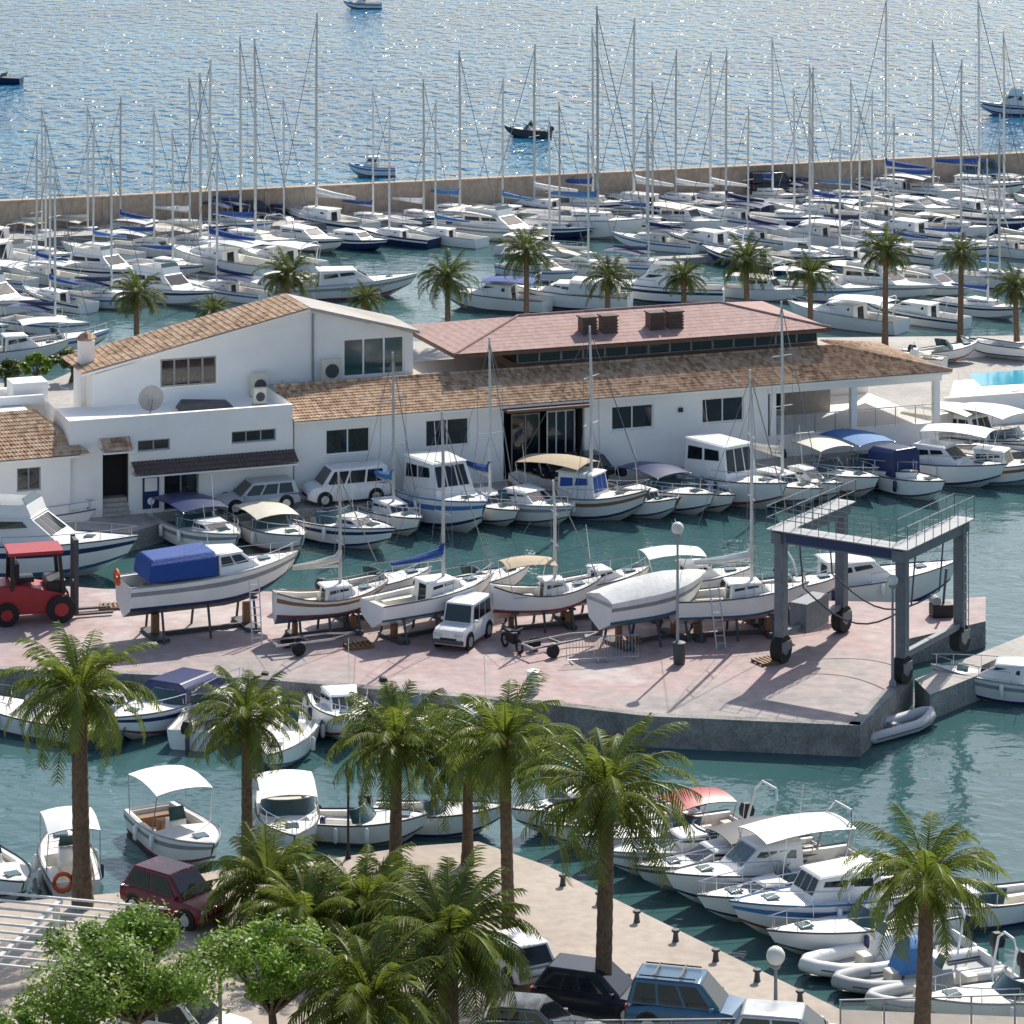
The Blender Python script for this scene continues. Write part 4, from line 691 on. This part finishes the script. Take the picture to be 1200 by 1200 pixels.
MB().loft([[(-.3,-.14,.35),(.35,-.14,.35),(.35,.14,.35),(-.3,.14,.35)],[(-.35,-.12,.75),(.3,-.16,.85),(.3,.16,.85),(-.35,.12,.75)]]).bar((.3,0,.85),(.62,0,.35),.07).bar((-.3,0,.5),(-.65,0,.32),.07).build('frame','black',T,False,True,.04)
MB().box(-.75,-.05,-.14,.14,.76,.88).build('seat','black',T,bevel=.04); MB().tube([(.35,-.35,1.05),(.4,0,.98),(.35,.35,1.05)],.025,5).build('handlebar','steel',T)
def trailer(label,px,py,hd):
    p=P(px,py,ZY); T=thing('boat_trailer',label,'trailer',p,rad(hd),'boat trailers in the yard')
    MB().bar((-1.6,-.5,.5),(1.2,-.5,.5),.08).bar((-1.6,.5,.5),(1.2,.5,.5),.08).bar((1.2,-.5,.5),(2.4,0,.5),.08).bar((1.2,.5,.5),(2.4,0,.5),.08).bar((-1.5,-.5,.5),(-1.5,.5,.5),.08).bar((0,-.5,.5),(0,.5,.5),.08).build('frame','steel',T)
    for sg in(1,-1): MB().tube([(-.6,sg*.62,.3),(-.6,sg*.8,.3)],.3,14).build('wheel','rubber',T,True)
trailer('empty galvanised boat trailer parked before the small sailing boat',358,762,25); trailer('empty galvanised boat trailer parked right of the motorbike',650,764,35)
for i,(px,py,hd,lb) in enumerate(((690,776,12,'left'),(722,774,8,'right'))):
    p=P(px,py,ZY); T=thing('crowd_barrier','grey metal crowd barrier before the canvas wrapped boat, %s one of the pair'%lb,'barrier',p,rad(hd),'metal barriers in the yard')
    b=MB().tube([(-1.0,0,.15),(-1.0,0,1.1),(1.0,0,1.1),(1.0,0,.15),(-1.0,0,.15)],.028,5)
    for k in range(1,14): b.tube([(-1+k/7,0,.15),(-1+k/7,0,1.1)],.012,4)
    b.build('frame','steel',T)
    for x in(-.8,.8): MB().bar((x,-.3,.03),(x,.3,.03),.05).build('foot','steel',T)
for i,(px,py,cl,lb) in enumerate(((796,778,'dark_grey','dark litter bin at the foot of the yard globe lamp'),(625,812,'white','white service pedestal near the front edge of the yard'),(155,700,'grey','grey drum left of the cruiser with royal blue canvas'),(330,716,'sky_blue','blue drum between the cruiser and the small sailing boat'),(700,744,'dark_grey','dark drum beneath the tan awning boat at right'))):
    p=P(px,py,ZY); n_='service_pedestal' if i==1 else 'litter_bin' if i==0 else 'drum'; T=thing(n_,lb,n_.replace('_',' '),p); MB().lathe((0,0,0),[(.24,.004),(.26,.1),(.28,.85),(.25,.9)],12).build('body',cl,T,True); MB().lathe((0,0,0),[(.29,.903),(.29,.95),(.1,1.02)],12).build('lid',cl,T,True)
for i,(px,py,hd,lb) in enumerate(((420,758,20,'wooden pallet on the yard before the small sailing boat'),(735,752,5,'wooden pallet beside the canvas wrapped boat'),(900,776,30,'wooden pallet at the left foot of the boat hoist'),(132,712,12,'wooden pallet between forklift and cruiser'))):
    p=P(px,py,ZY); T=thing('pallet',lb,'pallet',p,rad(hd),'pallets in the yard')
    for y in(-.4,0,.4): MB().box(-.6,.6,y-.05,y+.05,.004,.11).build('bearer','teak',T)
    for k in range(6): MB().box(-.6+k*.22,-.48+k*.22,-.5,.5,.113,.14).build('deck_board','teak',T)
for i,(px,py,hd,lb) in enumerate(((300,752,14,'aluminium ladder leaning against the cruiser with royal blue canvas'),(842,758,20,'aluminium ladder leaning against the tall masted sailing boat'))):
    p=P(px,py,ZY); T=thing('ladder',lb,'ladder',p,rad(hd),'ladders against boats ashore')
    for x in(-.22,.22): MB().bar((x,-.3,.004),(x,.55,2.7),.05).build('rail','alu',T)
    for k in range(8): u=(k+.7)/8.5; MB().bar((-.19,-.3+.85*u,2.7*u),(.19,-.3+.85*u,2.7*u),.03).build('rung','alu',T)
# ---------------------------------------------------------------- boat hoist
cx,cy=15.9,143.6; T=thing('boat_hoist','grey four legged boat hoist with railed top walkway','boat hoist',(cx,cy,ZY),rad(-33)); hx,hy,hh=2.95,2.9,5.3
for sx in(-1,1):
    for sy in(-1,1):
        l=MB().box(sx*hx-.23,sx*hx+.23,sy*hy-.23,sy*hy+.23,.8,hh-.003).build('leg','lift_grey',T,bevel=.03)
        MB().box(sx*hx-.3,sx*hx+.3,sy*hy-.42,sy*hy+.42,.55,.95).build('bogie','lift_grey',l)
        t=MB().tube([(sx*hx-.24,sy*hy,.6),(sx*hx+.24,sy*hy,.6)],.6,18).build('wheel','rubber',T,True); MB().tube([(sx*hx-.26,sy*hy,.6),(sx*hx+.26,sy*hy,.6)],.25,12).build('hub','lift_grey',t,True)
for sx in(-1,1): MB().box(sx*hx-.24,sx*hx+.24,-hy-.5,hy+.5,hh,hh+.5).build('side_beam','lift_grey',T,bevel=.02)
MB().box(-hx+.243,hx-.243,-hy-.26,-hy+.26,hh,hh+.55).build('cross_beam','lift_grey',T); MB().box(-hx+.4,hx-.4,-hy-.285,-hy-.262,hh+.08,hh+.46).build('name_board','navy',T)
for sx in(-1,1): MB().box(sx*hx-.5,sx*hx+.5,-hy-.5,hy+.5,hh+.553,hh+.6).build('walkway','grey',T)
MB().box(-hx+.51,hx-.51,-hy-.5,-hy+.5,hh+.553,hh+.6).build('walkway','grey',T)
def railrun(pts,h=1.0):
    b=MB()
    for i in range(len(pts)-1):
        a,c=Vector(pts[i]),Vector(pts[i+1]); n=max(1,int((c-a).length/.8))
        for k in range(n+1): q=a.lerp(c,k/n); b.tube([q,q+Vector((0,0,h))],.02,4)
        for z_ in(h,h*.5): b.tube([a+Vector((0,0,z_)),c+Vector((0,0,z_))],.02,4)
    b.build('railing','grey',T)
z_=hh+.6
railrun([(-hx+.48,hy+.45,z_),(-hx-.48,hy+.45,z_),(-hx-.48,-hy-.46,z_),(hx+.48,-hy-.46,z_),(hx+.48,hy+.45,z_),(hx-.48,hy+.45,z_)])
railrun([(-hx+.48,hy+.45,z_),(-hx+.48,-hy+.46,z_),(hx-.48,-hy+.46,z_),(hx-.48,hy+.45,z_)])
for y in(-1.4,1.4):
    pts=[(-hx+.1,y,hh),(-hx+.3,y,3.0)]+[(-hx+.3+(2*hx-.6)*k/10,y,3.0-1.2*sin(PI*k/10)) for k in range(1,10)]+[(hx-.3,y,3.0),(hx-.1,y,hh)]; MB().tube(pts,.04,5).build('sling','dark_grey',T)
MB().box(-hx-.5,-hx+.35,-1.2,1.0,.9,2.2).build('engine_box','lift_grey',T,bevel=.04); b=MB()
for k in range(12): b.tube([(hx+.3,hy-.2,1.0+k*.42),(hx+.3,hy+.25,1.0+k*.42)],.02,4)
b.tube([(hx+.3,hy-.2,.9),(hx+.3,hy-.2,hh+.5)],.025,4).tube([(hx+.3,hy+.25,.9),(hx+.3,hy+.25,hh+.5)],.025,4); b.build('ladder','grey',T)
for sx in(-1,1): MB().bar((sx*hx,-hy+.3,1.2),(sx*hx,hy-.3,1.2),.26).build('lower_beam','lift_grey',T)
p=P(1103,722,ZY); T=thing('pile_winch','dark winch with upright lever on the pier beside the hoist','winch',p,rad(10)); MB().box(-.5,.5,-.35,.35,.004,.6).build('base','black',T,bevel=.05); MB().tube([(.1,0,.6),(.25,0,2.2)],.06,6).build('lever','dark_grey',T); MB().tube([(-.3,-.3,.75),(-.3,.3,.75)],.22,12).build('drum','grey',T)
# ---------------------------------------------------------------- lamps, bollards
def globe(label,px,py,top,z,r=.26,col='grey'):
    p=P(px,py,z); h=(py-top)/ppm(py,z); T=thing('street_lamp',label,'street lamp',p,0,'globe street lamps')
    MB().lathe((0,0,0),[(.16,.004),(.16,.25),(.07,.4),(.05,h-r*1.6),(.12,h-r*1.2)],10).build('post',col,T,True)
    MB().lathe((0,0,h),[(.02,-r)]+[(r*sin(PI*k/8),-r*cos(PI*k/8)) for k in range(1,8)]+[(.02,r)],14).build('globe','lamp_white',T,True); MB().lathe((0,0,h-r),[(.14,-.08),(.18,0),(.12,.06)],10).build('collar',col,T)
globe('globe street lamp at the left end of the clubhouse quay',81,606,521,1.0); globe('globe street lamp in the yard between covered boat and sailing boat',794,778,619,1.2,.28); globe('globe street lamp at the right front leg of the boat hoist',1046,806,680,1.2,.24)
globe('globe street lamp on the near jetty beside the inflatables',909,1206,1120,1.2,.3); globe('globe street lamp rising from the leafy tree at bottom left',258,1240,1108,1.2,.3)
p=P(408,1006,1.2); T=thing('lantern_post','slim dark lantern post at the promenade edge','street lamp',p); MB().lathe((0,0,0),[(.12,.004),(.05,.3),(.04,2.9)],8).build('post','black',T); MB().lathe((0,0,2.9),[(.08,.003),(.16,.3),(.02,.45)],6).build('lantern','dark_grey',T)
ja,jb_=P(650,1024,1.2),P(975,1183,1.2)
for i in range(7):
    p=ja.lerp(jb_,(i+.5)/7)+Vector((-.35,-.3,0)); o=MB().lathe((0,0,0),[(.12,.004),(.1,.08),(.08,.28),(.15,.34),(.13,.4)],10).build('bollard','dark_grey',None,True); o.location=p; tag(o,'dark mooring bollard on the near jetty edge, %s from the tip'%ORD[i],'bollard','mooring bollards on the near jetty')
# ---------------------------------------------------------------- glass railing and pergola
def railing(label,p0,p1,n):
    a,c=P(*p0,1.2),P(*p1,1.2); l=(c-a).length; T=thing('glass_railing',label,'railing',a,math.atan2((c-a).y,(c-a).x))
    for k in range(n+1): MB().box(l*k/n-.03,l*k/n+.03,-.03,.03,.004,1.1).build('post','grey',T)
    MB().box(-.04,l+.04,-.03,.03,1.103,1.14).build('handrail','grey',T)
    for k in range(n): MB().quad((l*k/n+.06,0,.15),(l*(k+1)/n-.06,0,.15),(l*(k+1)/n-.06,0,1.05),(l*k/n+.06,0,1.05)).build('glass_panel','clear_glass',T,False,False)
railing('glass railing with steel posts at the bottom right',(985,1214),(1240,1206),5); railing('glass railing with steel posts at the bottom centre',(560,1240),(900,1236),6)
p=P(30,1185,1.2); T=thing('pergola','pale grey slatted pergola at the lower left corner','pergola',p,rad(-14))
for x in(-3.4,0,3.2):
    for y in(-2.6,2.6): MB().box(x-.09,x+.09,y-.09,y+.09,.004,2.4).build('post','pergola_grey',T)
for x in(-3.4,0,3.2): MB().box(x-.08,x+.08,-3.0,3.0,2.403,2.55).build('beam','pergola_grey',T)
for k in range(10): MB().box(-3.9,3.7,-2.95+k*.65,-2.87+k*.65,2.553,2.62).build('slat','pergola_grey',T)
# ---------------------------------------------------------------- vegetation
def crown_mesh(mname,m,nf,fl,seed,pairs=28,lw=.065,bd=(50,100),jit=.3):
    r=random.Random(seed); b=MB()
    for i in range(nf):
        u=i/nf; az=i*2.39996+r.uniform(-jit,jit); el=rad(82-104*u**.85+r.uniform(-10,10)); Ln=fl*r.uniform(.8,1.15)*(1-.2*(u<.15)); n=pairs
        p=Vector((cos(az)*.08,sin(az)*.08,r.uniform(-.15,.15))); e=el; step=Ln/n; bend=rad(r.uniform(*bd))*(.5+.8*max(0,cos(el)))/n
        side=Vector((-sin(az),cos(az),0)); tw=r.uniform(-.6,.6)
        for k in range(n):
            t=k/n; e-=bend*(.3+1.4*t); d=Vector((cos(az)*cos(e),sin(az)*cos(e),sin(e))); q=p+d*step; nrm=side.cross(d).normalized()
            rw=.035*(1-t)+.008; b.quad(p-side*rw,p+side*rw,q+side*rw*.9,q-side*rw*.9)
            if t>.12:
                ll=fl*.22*(sin(PI*min(1,.12+t*.8))**.6)*r.uniform(.75,1.12)
                for sg in(1,-1):
                    dirv=(d*r.uniform(.65,.95)+side*sg*.78+nrm*(.3+tw*sg*.3+r.uniform(-.12,.12))-Vector((0,0,.22*t))).normalized(); tip=p+dirv*ll-Vector((0,0,ll*ll*.25)); w_=d*lw
                    b.quad(p-w_*.5,p+w_*.6,p+dirv*ll*.6+w_*.35,tip,p+dirv*ll*.6-w_*.35)
            p=q
    me=bpy.data.meshes.new(mname); me.from_pydata(b.v,[],b.f); me.materials.append(M[m]); return me
CR=[crown_mesh('crown','frond',56,2.95,s) for s in(1,2,3)]; CF=[crown_mesh('crown','frond_far',44,2.35,s,20,.08) for s in(4,5)]; CB=[crown_mesh('crown','frond',68,3.25,s,28,.075) for s in(6,7)]
def skirt_mesh(seed):
    r=random.Random(seed); b=MB()
    for i in range(26):
        az=r.uniform(0,2*PI); l=r.uniform(.5,1.15); p=Vector((cos(az)*.2,sin(az)*.2,r.uniform(-.35,-.05))); d=Vector((cos(az)*.55,sin(az)*.55,-.9)).normalized(); s=Vector((-sin(az),cos(az),0))*.05
        b.quad(p-s,p+s,p+d*l*.6+s*1.6,p+d*l,p+d*l*.6-s*1.6)
    me=bpy.data.meshes.new('dry_fronds'); me.from_pydata(b.v,[],b.f); me.materials.append(M['dry']); return me
SK=[skirt_mesh(9),skirt_mesh(10)]
def palm(label,px,py,top,z,meshes,sc,tr=.27,group=None,lean=0,skirt=True):
    p=P(px,py,z); h=(py-top)/ppm(py,z); T=thing('palm_tree',label,'palm tree',p,R.uniform(0,6),group); n=max(8,int(h/.22)); pts=[];rs=[]
    for k in range(n+1):
        u=k/n; pts.append((lean*sin(u*1.4),.15*lean*u,.004+h*u)); rs.append(tr*(1.25-.25*min(1,u*5) if u<.2 else 1-.18*u)*(1+.06*(k%2)))
    MB().tube(pts,rs,12).build('trunk','trunk',T,True); e=pts[-1]
    MB().lathe(e,[(tr*.8,-.85),(tr*1.25,-.45),(tr*1.35,-.15),(tr*.7,.15),(.05,.3)],12).build('frond_bases','boots',T,True)
    c=bpy.data.objects.new('crown',R.choice(meshes)); C.objects.link(c); c.parent=T; c.location=e; c.scale=(sc,)*3; c.rotation_euler=(R.uniform(-.08,.08),R.uniform(-.08,.08),R.uniform(0,6))
    if skirt:
        c=bpy.data.objects.new('dry_fronds',R.choice(SK)); C.objects.link(c); c.parent=T; c.location=e; c.scale=(sc,)*3
NP=[('tall palm with thick trunk at the left beside the maroon car',97,1062,812,1.05,.31),('slim palm second from the left rising at the promenade edge',290,1022,842,.85,.21),('palm third from the left beside the lantern post',463,1026,872,1.0,.23),('palm with thin trunk standing between third palm and the pair',548,1012,886,.9,.2),('palm with thin tall trunk right of the palm pair',597,1110,872,1.0,.22),('tall palm with wide crown standing in the middle foreground',706,1186,928,1.1,.27),('palm at the lower right before the inflatables',1079,1240,1034,.95,.26)]
for l,px,py,tp,sc,tr in NP: palm(l,px,py,tp,1.2,CR,sc,tr,'palms along the near promenade',R.uniform(-.25,.25))
for l,px,py,tp,sc,tr in(('low bushy palm right of the maroon car',315,1088,1040,.85,.25),('low bushy palm below the lantern post',425,1110,1062,.85,.25),('large bushy palm at the bottom centre',525,1240,1100,1.0,.35),('bushy palm at the bottom left of centre',432,1290,1175,.95,.35),('low palm between the leafy tree and the lantern post',360,1130,1078,.75,.25)): palm(l,px,py,tp,1.2,CB,sc,tr,'bushy low palms in the foreground',0,False)
for i,(px,py,tp,sc) in enumerate(((160,418,345,1),(250,412,366,.7),(337,405,323,1.05),(432,402,350,.7),(525,403,326,1.05),(617,398,296,1.05),(712,400,325,.95),(802,396,325,.85),(875,396,306,1.05),(950,398,321,.9),(1037,408,296,1.05),(1125,400,298,.8),(1192,408,338,.9))):
    palm('palm in the row behind the clubhouse, %s from the left'%ORD[i],px,py,tp,1.0,CF,sc*1.0,.2,'palms behind the clubhouse',R.uniform(-.2,.2))
def leafy(label,px,py,z,h,rx,rz,seed,n=14,lv=420,m='leaf',group=None,ls=(.05,.1)):
    r=random.Random(seed); p=P(px,py,z); T=thing('leafy_tree',label,'tree',p,0,group); b=MB(); b.tube([(0,0,.004),(.1,0,h*.35),(0,.1,h*.6)],[.2,.15,.11],8); cl=[]
    for i in range(n):
        a=r.uniform(0,2*PI); rr=rx*r.uniform(.1,1.0)**.7; c=Vector((cos(a)*rr,sin(a)*rr,h+r.uniform(-.6,.7)*rz*(1.25-rr/rx))); cl.append((c,r.uniform(.3,.75)*rx*.36)); b.tube([(0,.1,h*.55),c*.6+Vector((0,0,h*.22)),c],[.06,.04,.015],5)
    b.build('trunk','bark',T,True); f=MB()
    for c,s in cl:
        for k in range(lv):
            d=Vector((r.gauss(0,1),r.gauss(0,1),r.gauss(0,.8))).normalized()*s*r.uniform(.2,1)**.5*r.choice((1,1,1.2,1.5)); q=c+d; u=Vector((r.gauss(0,1),r.gauss(0,1),r.gauss(0,.5))).normalized(); v=u.cross(d.normalized()+Vector((r.gauss(0,.5),r.gauss(0,.5),.6))).normalized(); l=r.uniform(*ls)
            f.quad(q-u*l,q-v*l*.5,q+u*l,q+v*l*.5)
    f.build('crown',m,T,False,False)
leafy('broad bright green leafy tree at the bottom left before the pergola',160,1290,1.2,4.1,2.9,1.5,3,48,380); leafy('bright green leafy tree right of the broad one at bottom left',318,1270,1.2,3.7,2.1,1.2,4,34,340); leafy('green bush on the bottom left beneath the leafy trees',40,1330,1.2,3.0,2.2,1.0,5,22,330)
for i,(px,py) in enumerate(((6,462),(42,456),(84,448))): leafy('green shrub at far left behind the annex, %s from the left'%ORD[i],px,py,1.0,1.5,1.2,.7,20+i,10,170,'leaf' if i==1 else 'frond_far','shrubs behind the annex',(.1,.18))
# ---------------------------------------------------------------- person on the dark boat
p=P(617,160,0); me=bpy.data.meshes.new('person'); vs=[(0,0,.98),(0,0,1.25),(.02,0,1.5),(.03,0,1.62),(.05,0,1.75),(.0,.22,1.48),(.15,.27,1.22),(.38,.2,1.2),(0,-.22,1.48),(.15,-.27,1.22),(.38,-.2,1.2),(.02,.11,.9),(.05,.12,.52),(0,.12,.2),(.12,.12,.19),(.02,-.11,.9),(.05,-.12,.52),(0,-.12,.2),(.12,-.12,.19)]
me.from_pydata(vs,[(0,1),(1,2),(2,3),(3,4),(2,5),(5,6),(6,7),(2,8),(8,9),(9,10),(0,11),(11,12),(12,13),(13,14),(0,15),(15,16),(16,17),(17,18)],[]); o=bpy.data.objects.new('person',me); C.objects.link(o); me.materials.append(M['dark_grey'])
o.modifiers.new('s','SKIN'); o.modifiers.new('d','SUBSURF').levels=1
rr=[.15,.16,.14,.06,.11,.07,.05,.04,.07,.05,.04,.1,.07,.05,.04,.1,.07,.05,.04]
for v,r_ in zip(me.skin_vertices[0].data,rr): v.radius=(r_,r_)
me.skin_vertices[0].data[0].use_root=True
hp=Vector((-.55,0,0)); hp.rotate(Matrix.Rotation(rad(160),3,'Z')); o.location=(p.x+hp.x,p.y+hp.y,0.0); o.rotation_euler=(0,0,rad(160)); tag(o,'person in dark clothes standing at the wheel of the dark boat at sea','person')
